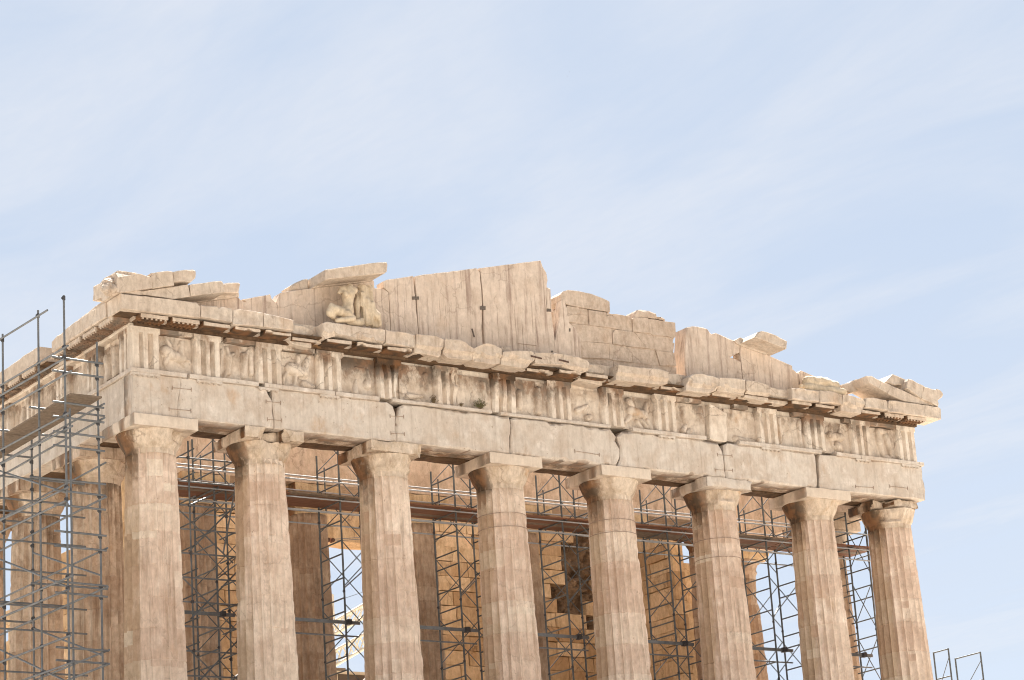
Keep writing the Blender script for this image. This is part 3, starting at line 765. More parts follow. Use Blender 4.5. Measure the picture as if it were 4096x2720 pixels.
horse = [(.31, .66, .19, .45, .62, .15), (.45, .60, .15, .78, .52, .13), (.80, .50, .14, .95, .52, .10), (.86, .55, .12, .88, .98, .085), (.88, .98, .085, .80, .90, .05),
         (.34, .50, .10, .24, .28, .035), (.24, .28, .035, .38, .09, .03), (.38, .45, .07, .28, .22, .03), (.80, .42, .05, .96, .28, .03), (.95, .50, .05, 1.15, .47, .03), (1.15, .47, .03, 1.17, .38, .025),
         (.50, .66, .08, .44, .86, .09), (.44, .86, .08, .33, 1.05, .07), (.33, 1.1, .055, .30, 1.1, .05), (.50, .84, .05, .74, .62, .045), (.16, .62, .03, .20, .38, .02)]
RL = {
 0: (horse, .12, .25, 'metope carved with a rider on a rearing horse'),
 1: ([(.32, .25, .10, .35, .75, .12), (.35, .75, .1, .30, 1.0, .07), (.30, .30, .08, .18, .05, .05), (.85, .2, .1, .9, .8, .13), (.9, .8, .1, 1.05, 1.0, .05), (.55, .85, .05, .42, .8, .05), (.05, .2, .06, .12, .9, .05), (1.12, .3, .08, 1.15, 1.1, .1)], .7, .45, 'metope with two worn standing figures'),
 2: ([(.38, .62, .19, .85, .52, .15), (.85, .55, .14, .98, .9, .12), (.62, .65, .09, .66, 1.0, .08), (.3, .55, .06, .12, .3, .04), (.12, .3, .04, .12, .05, .03), (.55, .40, .06, .50, .12, .05), (.85, .15, .16, 1.1, .08, .12), (.4, .06, .06, .8, .04, .05), (.98, .95, .08, 1.05, 1.05, .06)], .3, .3, 'metope carved with a horse above a fallen figure'),
 3: ([(.95, .85, .07, .98, .55, .10), (.98, .55, .1, .95, .38, .13), (.55, .92, .02, .92, .9, .02), (.5, .1, .12, .55, .5, .04)], .6, .9, None),
 4: ([(.95, .95, .08, 1.0, .7, .05), (.3, .2, .1, .8, .25, .05)], 1.1, .8, None),
 5: ([(.95, .9, .10, 1.05, .3, .05)], .9, .6, None),
 6: ([(.85, .2, .12, .9, .95, .10), (.2, .3, .1, .22, .8, .09)], 1.1, .7, None),
 7: ([(.3, .4, .1, .7, .6, .06), (.7, .2, .12, .8, .25, .1)], .8, .35, None),
 8: ([(.35, .62, .16, .85, .55, .15), (.30, .95, .12, .5, .7, .08), (.9, .7, .08, 1.0, .95, .05), (.75, .35, .07, .95, .12, .07), (.55, .3, .06, .7, .08, .08), (1.0, .35, .07, 1.1, .1, .09), (.3, .4, .1, .1, .2, .06)], .5, .35, 'metope carved with a rider trampling a fallen figure'),
 9: ([(.4, .9, .1, .45, .5, .09), (.3, .15, .1, .45, .35, .07), (.5, .08, .1, .6, .2, .08)], .7, .5, None),
 10: ([(.4, .1, .12, .7, .08, .1)], .9, .4, None),
 11: ([(.2, .2, .05, .22, 1.0, .06), (1.1, .2, .05, 1.1, 1.0, .06)], .9, .4, None),
 12: ([(.35, .62, .16, .85, .62, .14), (.42, .65, .1, .40, .98, .08), (.75, .7, .08, .85, 1.05, .05), (.36, .55, .08, .42, .36, .06), (.65, .28, .17, .75, .18, .15), (.4, .3, .05, .75, .05, .05)], .3, .35, 'metope carved with a rider over a crouching figure'),
 13: ([(.45, .95, .10, .5, .6, .13), (.5, .6, .12, .62, .1, .08), (.85, .9, .10, .9, .6, .12), (.9, .6, .1, .98, .1, .07), (.5, 1.03, .1, .85, 1.03, .1), (.7, .1, .1, 1.0, .06, .08)], .3, .3, 'metope carved with two standing figures'),
}
for i in range(14):
    a = TRC[i] + TW / 2; b = TRC[i + 1] - TW / 2
    caps, er, gr, lb = RL[i]; er *= .6; gr *= .6
    metope((a + b) / 2, b - a + .02, front, caps, 400 + i, er, grime=gr, label=lb, z1=13.0 if i in (3, 4, 6) else 12.9)
for k in range(6):
    caps = [(.4, .2, .16, .45, .95, .13), (.95, .15, .15, .9, .8, .14)] if k == 0 else ([(.5, .2, .08, .52, .9, .06)] if k > 1 else [])
    metope(-.39 + 2.13 * (k + .5), 1.27, flank, caps, 430 + k, .3 if k else 1.0, grime=.3)
# upper band between frieze and cornice, with gaps where it is lost
for x0, x1 in [(-15.2, -12.3), (-12.2, -9.2), (-9.1, -8.2), (4.3, 5.6), (7.0, 7.6), (9.6, 10.9), (11.9, 15.2)]:
    V, F = slab([(x0, 12.935), (x1, 12.935), (x1, 13.13), (x0, 13.13)], -.03, -.25, .02, .02, .1, 450 + int(x0 * 2))
    o = mk('frieze_band', V, F, M['frieze'], T, smooth=35); grime_attr(o, lambda C: np.full(len(C), .5))
V, F = slab([(-.8, 13.055), (13, 13.055), (13, 13.15), (-.8, 13.15)], .05, -.25, .02, .02, .15, 470, flank)
mk('frieze_band', V, F, M['frieze'], T, smooth=35)

# ---- horizontal cornice of the west front
MB().box(-15.35, 15.35, -1.12, .84, 13.16, 13.69).build('cornice_core', M['cornice'], T)
MB().box(-15.35, -13.6, .88, 15.5, 13.16, 13.69).build('cornice_core', M['cornice'], T)
CB = []
def cb(k, pts, d=.73, bev=.03, th=.9, lab=None, mat='cornice', jit=.02):
    V, F = slab(zp(k, pts, -.87 - d), d, d - th, min(bev, .024), jit * 1.3 if bev > .025 else .008, .08, 500 + len(CB), rough=.034 if bev > .025 else .008)
    V = np.array(V, float); zlo = V[:, 2].min()
    if zlo < 13.2:                       # lower lip set back under the drip edge
        m_ = (V[:, 2] < 13.33 + .03 * vn(V * 5, 3)) & (V[:, 1] < -.87 - d + .12); V[m_, 1] += .10
    o = mk('cornice_block', V, F, M[mat], T, smooth=22, label=lab); CB.append(o); return o
cb('L', [(482, 445), (1590, 582), (1640, 640), (1640, 805), (497, 668)], bev=.02, lab='clean long corner cornice block')
cb('L', [(1648, 612), (1885, 640), (1905, 665), (1960, 645), (2085, 668), (2106, 690), (2108, 862), (1650, 790)])
cb('A2', [(261, 470), (300, 463), (400, 476), (495, 492), (497, 600), (261, 582)])
cb('A2', [(501, 494), (735, 548), (735, 632), (501, 600)], bev=.02)
cb('A2', [(700, 575), (790, 588), (835, 605), (870, 622), (890, 640), (892, 690), (885, 760), (740, 730), (700, 690)], .34, .06, .7, 'cornice block broken back to its core')
cb('A2', [(960, 570), (990, 560), (1100, 575), (1250, 600), (1452, 624), (1453, 725), (1220, 690), (1090, 665), (1000, 690), (975, 650)], bev=.04)
cb('A2', [(1456, 622), (1690, 660), (1690, 765), (1456, 728)])
cb('A3', [(126, 656), (290, 672), (338, 694), (346, 708), (341, 800), (322, 832), (126, 795)], bev=.028)
cb('A3', [(351, 702), (360, 692), (480, 706), (512, 722), (540, 745), (579, 768), (578, 852), (560, 858), (385, 838), (351, 804)], bev=.028)
cb('A3', [(582, 770), (655, 735), (690, 730), (750, 745), (803, 772), (801, 882), (740, 890), (600, 868), (582, 852)], bev=.028)
cb('A3', [(806, 800), (880, 786), (1035, 790), (1059, 815), (1057, 862), (1012, 915), (990, 918), (826, 893), (806, 888)], bev=.028)
cb('A3', [(790, 765), (800, 758), (870, 757), (880, 790), (840, 806), (805, 803)], .40, .05, .5)
cb('A3', [(1062, 803), (1160, 804), (1280, 816), (1280, 905), (1062, 888)], bev=.04)
cb('A3', [(1284, 816), (1390, 832), (1420, 850), (1470, 866), (1486, 890), (1484, 945), (1440, 960), (1284, 907)], bev=.05)
cb('A3', [(1460, 890), (1530, 905), (1570, 925), (1600, 942), (1604, 1055), (1500, 1035), (1400, 1010), (1440, 960)], .38, .05, .7, 'cornice block broken back to its core')
cb('A4', [(145, 702), (280, 722), (460, 732), (545, 758), (546, 845), (480, 850), (140, 815)], bev=.06, lab='projecting cornice block standing out between two broken ones')
cb('A4', [(500, 772), (600, 775), (695, 795), (697, 850), (690, 895), (500, 880), (500, 855)], .32, .03, .7, 'cornice block broken back to its core')
cb('A4', [(700, 800), (740, 770), (800, 772), (890, 790), (938, 812), (944, 860), (925, 900), (870, 922), (760, 908), (688, 900)], .70, .05)
cb('A4', [(940, 803), (1060, 806), (1142, 818), (1144, 935), (1000, 910), (930, 905)], .70, .05)
cb('A4', [(1147, 820), (1250, 838), (1320, 858), (1336, 890), (1338, 985), (1250, 975), (1147, 948)], .60, .05)
cb('A4', [(1320, 878), (1400, 890), (1485, 905), (1488, 1005), (1440, 1008), (1320, 990)], .48, .05)
cb('A5', [(130, 490), (165, 495), (350, 515), (352, 600), (180, 585), (140, 575)], bev=.05)
cb('A5', [(354, 513), (460, 521), (528, 548), (530, 622), (354, 603)], bev=.04)
cb('A5', [(533, 546), (600, 552), (690, 580), (708, 600), (706, 640), (690, 690), (600, 680), (533, 665)], bev=.06)
cb('A5', [(710, 572), (770, 566), (870, 590), (882, 610), (885, 670), (712, 642)], bev=.04)
cb('A5', [(888, 600), (900, 590), (950, 591), (1290, 645), (1303, 660), (1304, 738), (888, 675)], bev=.03)
def cx(o): return sum(v.co.x for v in o.data.vertices) / len(o.data.vertices)
CBX = [cx(o) for o in CB]
MC = []
for a, b in zip(TRC[:-1], TRC[1:]): MC += [a, (a + b) / 2]
MC.append(TRC[-1])
FUSED = [(-10.6, -9.6), (-5.2, -.45), (1.0, 3.3), (4.0, 9.3), (11.3, 12.4)]
for i, c in enumerate(MC):
    fused = any(a <= c <= b for a, b in FUSED)
    par = CB[min(range(len(CB)), key=lambda k: abs(CBX[k] - c))]
    d1 = .36 if fused else .62
    m = MB()
    rng = random.Random(i)
    ch = 0 if i in (0, 1, 27, 28) else 1
    V, F = dense_box(c - .43, c + .43, -.87 - d1, -.9, 13.125, 13.235, .08, .025 if ch else .006, 560 + i, [((c + rng.uniform(-.4, .4), -.87 - d1, 13.09), .16)] if ch and rng.random() < .6 else [])
    m.add(V, F)
    if i in (0, 1, 27, 28):
        for r_ in range(3):
            for q in range(6):
                x = c - .36 + .144 * q; y = -.87 - d1 + .07 + .2 * r_
                m.tube((x, y, 13.126), (x, y, 13.09), .036, 8, .04)
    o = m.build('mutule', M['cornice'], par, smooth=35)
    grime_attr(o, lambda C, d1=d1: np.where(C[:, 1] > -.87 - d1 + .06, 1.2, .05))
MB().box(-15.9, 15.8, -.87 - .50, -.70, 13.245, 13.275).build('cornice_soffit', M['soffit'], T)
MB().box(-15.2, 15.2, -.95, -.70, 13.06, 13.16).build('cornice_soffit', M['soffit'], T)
# north flank cornice: corner stretch, gap, second stretch
for (u0, u1, lab) in ((-.66, 3.0, None), (3.95, 6.6, None), (6.62, 13.2, None)):
    top = [(u0, 13.73)] + ([(1.2, 13.74), (1.9, 13.72), (2.3, 13.66), (2.6, 13.68)] if u0 < 0 else [(5.0, 13.74), (6.0, 13.70)] if u0 < 5 else []) + [(u1, 13.70 if u0 > 0 else 13.60)]
    V, F = slab([(u0, 13.28), (u1, 13.28)] + top[::-1], .70, -.3, .03, .012, .1, 600 + int(u0 * 3), flank)
    mk('cornice_block', V, F, M['cornice'], T, smooth=35)
for k in range(13):
    u = -.43 + 1.065 * k
    if 3.0 < u < 4.2: continue
    m = MB(); V, F = dense_box(-15.92, -15.3, u - .43, u + .43, 13.135, 13.262, .1, .01, 620 + k); m.add(V, F)
    for r_ in range(3):
        for q in range(6): m.tube((-15.86 + .2 * r_, u - .36 + .144 * q, 13.136), (-15.86 + .2 * r_, u - .36 + .144 * q, 13.10), .036, 8, .04)
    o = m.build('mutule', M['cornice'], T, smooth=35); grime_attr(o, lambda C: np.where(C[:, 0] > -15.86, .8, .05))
MB().box(-15.75, -15.2, -.70, 3.05, 13.245, 13.275).build('cornice_soffit', M['soffit'], T)
MB().box(-15.75, -15.2, 3.9, 14, 13.245, 13.275).build('cornice_soffit', M['soffit'], T)
V, F = slab([(-1.55, 13.745), (.4, 13.745), (1.4, 13.75), (1.35, 13.80), (.2, 13.86), (-1.55, 13.86)], .62, .0, .03, .02, .1, 640, flank)
mk('cornice_cap', V, F, M['cornice'], T, smooth=35)

# ---- pediment wall
def ped(name, k, pts, d, th, bev=.02, mat='tymp', jit=.012, lab=None, floor=True, res=.1):
    q = zp(k, pts, -.87 - d)
    if floor: q = q + [(q[-1][0], 13.70), (q[0][0], 13.70)]
    V, F = slab(q, d, d - th, bev, jit, res, 700 + int(abs(pts[0][0]) * 7 + pts[0][1] * 13 + len(pts)) % 97)
    return mk(name, V, F, M[mat], T, smooth=35, label=lab)
TD = -.17
ped('pediment_slab', 'A2', [(-330, 452), (0, 402), (305, 373), (318, 390), (350, 408), (372, 410), (335, 386), (550, 346), (562, 378), (598, 412), (609, 440)], TD, .4)
ped('pediment_slab', 'A2', [(612, 440), (600, 405), (630, 336), (705, 320), (1150, 266), (1362, 238), (1368, 300), (1440, 306), (1478, 332)], TD, .4)
ped('pediment_slab', 'A2', [(1482, 330), (1440, 290), (1436, 245), (1465, 232), (1672, 203), (1690, 400), (1712, 640)], TD, .4)
ped('pediment_slab', 'A3', [(135, 420), (118, 206), (165, 195), (360, 172), (600, 142), (625, 175), (638, 310), (646, 430), (640, 600)], TD, .4)
ped('pediment_slab', 'A3', [(660, 640), (655, 470), (648, 330), (632, 175), (620, 142), (860, 112), (1103, 79), (1120, 130), (1148, 180), (1157, 235), (1150, 262), (1150, 470), (1185, 490), (1196, 560), (1214, 690)], TD, .42, lab='tall pediment slab that ends at the broken peak')
V, F = slab(zp('A3', [(1154, 290), (1180, 302), (1190, 462), (1153, 455)], -.72), -.15, -.35, .02, .012, .08, 760); mk('slab_splinter', V, F, M['tymp'], T, smooth=35)
ped('pediment_slab', 'BK', [(268, 870), (320, 640), (345, 480), (372, 205), (400, 185), (432, 212), (445, 300), (470, 330), (470, 430), (500, 470), (500, 560), (590, 640), (680, 800), (690, 1060)], TD + .012, .3, .015)
ped('pediment_slab', 'BK', [(215, 400), (330, 265), (352, 262), (352, 500)], -.75, .4)
ped('pediment_slab', 'R3', [(300, 640), (330, 200), (410, 185), (480, 190), (560, 200), (610, 225), (640, 270), (690, 320), (665, 288), (720, 275), (980, 376), (1000, 420), (1045, 442), (1043, 540), (1000, 548), (940, 590), (900, 605), (980, 620), (1058, 660)], TD, .62, .05)
ped('pediment_slab', 'R3', [(1064, 660), (1050, 540), (1055, 450), (1100, 440), (1410, 570), (1750, 720), (1755, 765), (1800, 800), (1835, 832)], TD, .4, lab='smooth pediment slab under an overhanging block')
ped('pediment_slab', 'R3', [(1843, 835), (1842, 800), (1870, 780), (2080, 870), (2300, 965), (2500, 1060)], TD, .4)
bk = [[(360, 110), (400, 60), (480, 35), (640, 55), (830, 95), (1000, 160), (1100, 205), (1130, 225), (1140, 385), (830, 335), (490, 275), (370, 200)],
 [(460, 285), (660, 310), (680, 400), (590, 420), (460, 430)], [(668, 312), (798, 335), (800, 440), (690, 403)],
 [(802, 345), (1085, 390), (1090, 440), (1170, 440), (1215, 480), (1275, 655), (1090, 625), (820, 590), (805, 445)],
 [(1095, 392), (1165, 412), (1172, 436), (1097, 434)], [(1180, 412), (1240, 408), (1330, 425), (1470, 450), (1480, 480), (1500, 690), (1282, 655), (1222, 480)],
 [(1490, 490), (1530, 465), (1735, 480), (1745, 600), (1765, 718), (1505, 692)], [(1742, 485), (2165, 548), (2178, 760), (2140, 795), (2050, 762), (1820, 745), (1772, 715), (1752, 600)],
 [(572, 424), (690, 410), (798, 447), (815, 582), (590, 545)], [(460, 438), (560, 430), (585, 545), (460, 540)],
 [(460, 548), (830, 595), (1060, 620), (1110, 690), (1165, 712), (1175, 880), (460, 815)], [(1118, 640), (1205, 650), (1208, 706), (1120, 700)],
 [(1215, 662), (1280, 662), (1520, 697), (1718, 950), (1480, 930), (1182, 880), (1180, 715)], [(1530, 697), (1680, 715), (1690, 738), (1822, 757), (1850, 973), (1725, 950)],
 [(1830, 755), (2050, 768), (2080, 830), (2160, 870), (2140, 1015), (1858, 975)], [(460, 820), (1130, 882), (1130, 1118), (460, 1090)],
 [(1134, 884), (1472, 932), (1500, 1173), (1200, 1138), (1136, 1118)], [(1480, 937), (1850, 987), (1920, 1223), (1512, 1173)],
 [(1857, 987), (2140, 1022), (2180, 1228), (1927, 1223)], [(460, 1100), (1192, 1142), (1200, 1340), (460, 1340)], [(1205, 1147), (1500, 1187), (1900, 1242), (2190, 1242), (2190, 1420), (1205, 1420)]]
for i, p in enumerate(bk):
    V, F = slab(zp('BK', p, -.68), -.19 - .02 * (i % 3), -.95, .012, .010, .1, 800 + i, rough=.014)
    mk('backing_block', V, F, M['back'], T, smooth=35, label='weathered grey-topped block crowning the backing wall' if i == 0 else None)
V, F = slab(zp('BK', [(380, 1400), (380, 300), (480, 290), (800, 355), (1170, 450), (1460, 470), (1500, 500), (1740, 500), (2150, 565), (2150, 780), (2120, 900), (2180, 1400)], -.66), -.235, -.9, .02, .01, .15, 830)
mk('backing_core', V, F, M['back'], T, smooth=35)
for p in ([(1515, 470), (1535, 380), (1555, 348), (1630, 340), (1760, 360), (1870, 405), (1920, 495), (1735, 478), (1640, 462)], [(1915, 455), (1960, 462), (2000, 490), (2010, 515), (1925, 497)]):
    V, F = slab(zp('BK', p, -.66), -.22, -.8, .06, .03, .07, 840)
    o = mk('loose_stone', V, F, M['back'], smooth=35)
    tag(o, *(('grey boulder-like stone lying on top of the pediment backing wall', 'stone') if p[0][0] == 1515 else ('small rubble stone on the backing wall beside the grey boulder', 'stone')))

# ---- raking cornice blocks and gutter blocks
def rk(name, k, pts, d, th, bev=.03, lab=None, mat='cornice', jit=.012):
    V, F = slab(zp(k, pts, -.87 - d), d, d - th, bev, jit, .08, 850 + int(abs(pts[0][0]) * 7 + pts[0][1] * 13 + len(pts)) % 97)
    return mk(name, V, F, M[mat], T, smooth=35, label=lab)
rk('raking_block', 'L', [(590, 437), (980, 386), (1462, 318), (1498, 490), (1240, 528), (1010, 490)], .66, 1.1, .02)
rk('raking_block', 'L', [(1482, 322), (1780, 282), (1945, 262), (1972, 290), (2002, 432), (1502, 488)], .66, 1.1, .02)
rk('raking_block', 'L', [(1960, 308), (2060, 290), (2200, 290), (2222, 310), (2200, 440), (1960, 440)], .20, .9, .04)
rk('raking_moulding', 'L', [(1500, 520), (1790, 490), (2205, 442), (2205, 500), (1590, 580), (1400, 590)], -.08, .5, .02)
rk('gutter_block', 'L', [(432, 215), (720, 160), (780, 165), (935, 208), (945, 370), (600, 425), (470, 437), (432, 430)], .75, 1.0, .02, 'gutter block with a lion head at the corner')
rk('gutter_block', 'L', [(925, 152), (1160, 118), (1240, 130), (1262, 330), (950, 372)], .74, .9, .02)
rk('gutter_block', 'L', [(1245, 131), (1400, 107), (1545, 93), (1578, 120), (1572, 225), (1500, 285), (1400, 270), (1262, 285)], .70, .8, .05)
rk('gutter_block', 'L', [(415, 140), (432, 120), (470, 118), (720, 148), (600, 195), (415, 235)], .45, .6, .03)
p = [(lambda v: (v.y, v.z))(atx(350 + x / 3.632, 1050 + y / 3.632, -16.03)) for x, y in [(436, 435), (436, 215), (400, 150), (300, 197), (240, 225), (180, 300), (110, 330), (80, 345), (76, 560), (170, 520)]]
V, F = slab(p, .73, .1, .03, .012, .08, 880, flank)
mk('gutter_block', V, F, M['cornice'], T, smooth=35, label='side of the corner gutter block, chipped along its top')
rk('raking_block', 'ST', [(600, 225), (660, 215), (840, 190), (1075, 160), (1330, 125), (1560, 104), (1578, 150), (1560, 255), (1525, 285), (1100, 328), (600, 385), (590, 320)], .66, 1.15, .03, 'overhanging raking block above the statue group')
rk('raking_moulding', 'ST', [(400, 488), (1340, 335), (1345, 398), (1000, 445), (390, 512)], -.05, .5, .02)
rk('raking_block', 'ST', [(30, 490), (130, 430), (245, 385), (320, 372), (335, 525), (60, 562)], -.25, .5, .04)
rk('raking_block', 'R3', [(1290, 262), (1340, 246), (1420, 262), (1560, 320), (1685, 385), (1674, 490), (1245, 333)], .66, 1.1, .03, 'lone overhanging raking block')
rk('raking_moulding', 'R3', [(975, 376), (1050, 335), (1100, 352), (1300, 440), (1440, 530), (1405, 567), (1060, 442), (1010, 420)], -.1, .5, .03)
rk('raking_block', 'RC', [(655, 210), (740, 208), (880, 290), (1085, 372), (1300, 470), (1480, 560), (1790, 668), (1788, 692), (1250, 607), (1050, 520), (700, 322)], .66, 1.1, .03)
rk('raking_block', 'RC', [(250, 352), (345, 320), (380, 320), (440, 285), (500, 262), (600, 300), (690, 320), (600, 420), (400, 470), (280, 400)], -.1, .6, .03)
rk('gutter_block', 'RC', [(1320, 256), (1380, 268), (1440, 312), (1550, 362), (1545, 440), (1517, 563), (1290, 402), (1298, 300)], .74, .9, .03)
rk('gutter_block', 'RC', [(1553, 366), (1740, 430), (1752, 415), (1810, 430), (1850, 470), (1865, 500), (1850, 540), (1785, 592), (1800, 640), (1790, 690), (1522, 566)], .74, .9, .03)
rk('gutter_block', 'RC', [(1075, 180), (1200, 232), (1305, 282), (1290, 375), (1160, 347), (1085, 352), (960, 302)], .48, .8, .04)

# ---- inner porch beam, walls
for i in range(7):
    xs = [-11.0, -8.2, -4.13, 0, 4.13, 8.2, 9.6, 11.0]
    V, F = dense_box(xs[i] + .004, xs[i + 1] - .004, 4.42, 6.0, 10.43, 11.72, .25, .02, 900 + i)
    mk('porch_architrave', V, F, M['beam'], T, smooth=35)
for i in range(9):
    V, F = dense_box(-11 + 22 / 9 * i + .004, -11 + 22 / 9 * (i + 1) - .004, 4.5, 5.6, 11.724, 12.7, .25, .03, 920 + i)
    mk('porch_frieze', V, F, M['beam'], T, smooth=35)
def ashlar(u0, u1, z0, top, skip, fn, seed, hgt=.53, ln=1.25):
    rng = random.Random(seed); m = MB(); m.tone = []; z = z0; r = 0
    while True:
        u = u0 - rng.uniform(0, ln)
        any_ = False
        while u < u1:
            l = ln * rng.uniform(.75, 1.2)
            a, b = max(u, u0), min(u + l, u1); u += l
            if b - a < .08: continue
            c = (a + b) / 2
            if z + hgt * .8 > top(c) or skip(c, z + hgt / 2): continue
            any_ = True
            d = rng.uniform(-.045, .03)
            o = resample([(a + .012, z + .009), (b - .012, z + .009), (b - .012, z + hgt - .009), (a + .012, z + hgt - .009)], .2, .03, seed + r)
            V, F = slab(o, d, -.5, .018, .008, .35, seed + int(c * 10) + r, fn, 0); m.add(V, F); m.tone += [rng.uniform(-.95, .6)] * len(F)
        z += hgt; r += 1
        if z > 14 or (r > 3 and not any_ and z > 9): break
    return m
def toned(m, name):
    o = m.build(name, M['wall'], T, smooth=35); m.tone += [0.] * (len(m.F) - len(m.tone))
    if len(o.data.polygons) == len(m.tone): o.data.attributes.new('patch', 'FLOAT', 'FACE').data.foreach_set('value', m.tone)
    return o
def wfront(u, d, z): return (u, 10.0 - d, z)
hole = lambda u, z: ((u - 8.3) / 1.15) ** 2 + ((z - 9.4) / 1.65) ** 2 < 1.0 + .4 * math.sin(u * 7 + z * 5)
door = lambda u, z: -2.96 < u < 1.75 and z < 10.05
def wtop(u): return 12.2
def clipdoor(u, z): return door(u, z) or hole(u, z) or abs(u) > 11.2 or (3.9 < u < 4.2 and 6.2 < z < 6.9)
m = ashlar(-9.9, -2.96, .7, wtop, lambda u, z: False, wfront, 940)
m2 = ashlar(1.75, 9.9, .7, wtop, lambda u, z: hole(u, z) or (5.3 < u < 5.6 and z < 7), wfront, 950)
toned(m, 'porch_wall'); toned(m2, 'porch_wall')
MB().box(-9.9, -3.0, 10.3, 11.2, .71, 11.9).build('porch_wall_core', M['wall'], T)
MB().box(-3.0, 1.8, 10.4, 11.2, 11.21, 11.9).build('porch_wall_core', M['wall'], T)
MB().box(1.8, 9.9, 10.8, 11.2, .71, 11.9).build('porch_wall_core', M['rubble'], T)
V, F = dense_box(-3.3, 2.3, 10.0, 11.0, 10.10, 10.62, .2, .05, 960); V2, F2 = dense_box(-3.3, 2.3, 10.1, 11.1, 10.63, 11.2, .2, .05, 961)
mk('door_lintel', V, F, M['wall'], T, smooth=35); mk('door_lintel', V2, F2, M['wall'], T, smooth=35)
# rubble core inside the gash in the wall
V, F = dense_box(6.2, 9.7, 10.35, 10.79, 7.0, 12.0, .06, .01, 965)
q = fbm(V * 3.2, 4, 77); q3 = fbm(V * 9, 3, 78); c_ = np.abs(vn(V * np.array([5, 5, 6.5]), 79)) ; V[:, 1] -= np.where(V[:, 1] < 10.4, .5 * np.clip(q, -.5, 1) + .16 * q3 + .16 * c_ - .15, 0)
mk('rubble_core', V, F, M['rubble'], T, smooth=20)
def sidewall(x, u0, u1, top, seed, side):
    fn = (lambda u, d, z: (x - d, u, z)) if side < 0 else (lambda u, d, z: (x - d, u, z))
    m = ashlar(u0, u1, .7, top, lambda u, z: False, fn, seed)
    m.F = [tuple(reversed(f)) for f in m.F]
    m.box(x + .5, x + 1.2, u0 + .01, u1, .7, 9.5 if side > 0 else 5)
    return toned(m, 'side_wall')
sidewall(9.9, 6.75, 26, lambda u: 11.2 if u < 11 else 10.6 - .25 * (u - 11), 970, 1)
sidewall(-11.1, 6.75, 22, lambda u: 9.9 if u < 15 else 9.9 - .6 * (u - 15), 975, -1)

# iron and stone inserts set into the slabs and the cornice
def insert(name, k, x0, y0, x1, y1, d, mat, par=T, th=.3):
    q = zp(k, [(x0, y1), (x1, y1), (x1, y0), (x0, y0)], -.87 - d)
    sl = (y0, y1)
    V, F = slab(q, d, d - th, .004, 0, .2, 1, rough=0); return mk(name, V, F, M[mat], par)
for k, x0, y0, x1, y1 in (('A3', 98, 364, 150, 388), ('A3', 630, 440, 672, 468), ('A3', 1152, 462, 1188, 482), ('A3', 1188, 788, 1202, 802), ('BK', 495, 640, 520, 690)):
    insert('joint_insert', k, x0, y0, x1, y1, TD + .02, 'insert_dark')
for (x0, y0, x1, y1) in ((1026, 832, 1110, 852), (1246, 862, 1320, 880)):
    a_, b_ = zp('A3', [(x0, y0), (x1, y1)], -1.6)
    m = MB(); m.bar((a_[0], -1.615, a_[1]), (b_[0], -1.615, b_[1]), .03, .045); m.build('iron_bar', M['iron'], min(CB, key=lambda o: abs(cx(o) - a_[0])))
a_, b_ = zp('A3', [(564, 618), (582, 682)], -.70); m = MB(); m.tube((a_[0], -.705, a_[1]), (b_[0], -.705, b_[1]), .03, 4); m.build('joint_insert', M['insert_dark'], T)
a_, b_ = zp('A3', [(922, 733), (1068, 750)], -.70); m = MB(); m.bar((a_[0], -.708, a_[1]), (b_[0], -.708, b_[1]), .01, .014); m.build('iron_clamp', M['clampbar'], T)

# ------------------------------------------------------------------ sculptures
def blob(name, caps, mat, voxel=.03, fold=0., fold_scale=(9, 9, 2), rough=.01, seed=0, parent=None):
    """one continuous body from tapered limbs, fused by voxel remesh"""
    m = MB()
    for (p, r0, q, r1) in caps:
        p = Vector(p); q = Vector(q); n = 14
        d = q - p; L_ = d.length
        if L_ < 1e-4: d = Vector((0, 0, 1)); L_ = .001
        d.normalize(); a = d.cross(Vector((0, .3, 1)) if abs(d.z) < .9 else Vector((1, 0, 0))).normalized(); b = d.cross(a)
        prof = [(-math.cos(t) * r0, math.sin(t) * r0) for t in np.linspace(.12, math.pi / 2, 6)] + [(L_ + math.sin(t) * r1, math.cos(t) * r1) for t in np.linspace(0, math.pi / 2 - .12, 6)]
        V = [p + d * h + (a * math.cos(2 * math.pi * k / n) + b * math.sin(2 * math.pi * k / n)) * r for h, r in prof for k in range(n)]
        F = [(i * n + k, i * n + (k + 1) % n, (i + 1) * n + (k + 1) % n, (i + 1) * n + k) for i in range(len(prof) - 1) for k in range(n)]
        F += [tuple(range(n - 1, -1, -1)), tuple((len(prof) - 1) * n + k for k in range(n))]
        m.add(V, F)
    o = m.build(name, mat, parent)
    md = o.modifiers.new('fuse', 'REMESH'); md.mode = 'VOXEL'; md.voxel_size = voxel
    sm = o.modifiers.new('soft', 'SMOOTH'); sm.iterations = 3; sm.factor = .5
    bpy.context.view_layer.update()
    me = bpy.data.meshes.new_from_object(o.evaluated_get(bpy.context.evaluated_depsgraph_get()))
    o.modifiers.clear(); o.data = me
    co = np.zeros(len(me.vertices) * 3); me.vertices.foreach_get('co', co); co = co.reshape(-1, 3)
    no = np.zeros(len(me.vertices) * 3); me.vertices.foreach_get('normal', no); no = no.reshape(-1, 3)
    q = fbm(co * np.array(fold_scale) + seed, 3, seed); q2 = fbm(co * 6 + seed, 3, seed + 2)
    co = co + no * (q * fold + q2 * rough)[:, None]
    me.vertices.foreach_set('co', co.ravel()); me.polygons.foreach_set('use_smooth', [True] * len(me.polygons)); me.update()
    if not me.materials: me.materials.append(mat)
    return o
def sp(x, y, Y): return tuple(at(1150 + x / 3.92, 1020 + y / 3.92, Y))
YS = -1.22
g = thing('statue_group', 'headless marble man and draped woman kneeling together in the pediment', 'statue', sp(1050, 1120, YS))
g.location = (0, 0, 0)
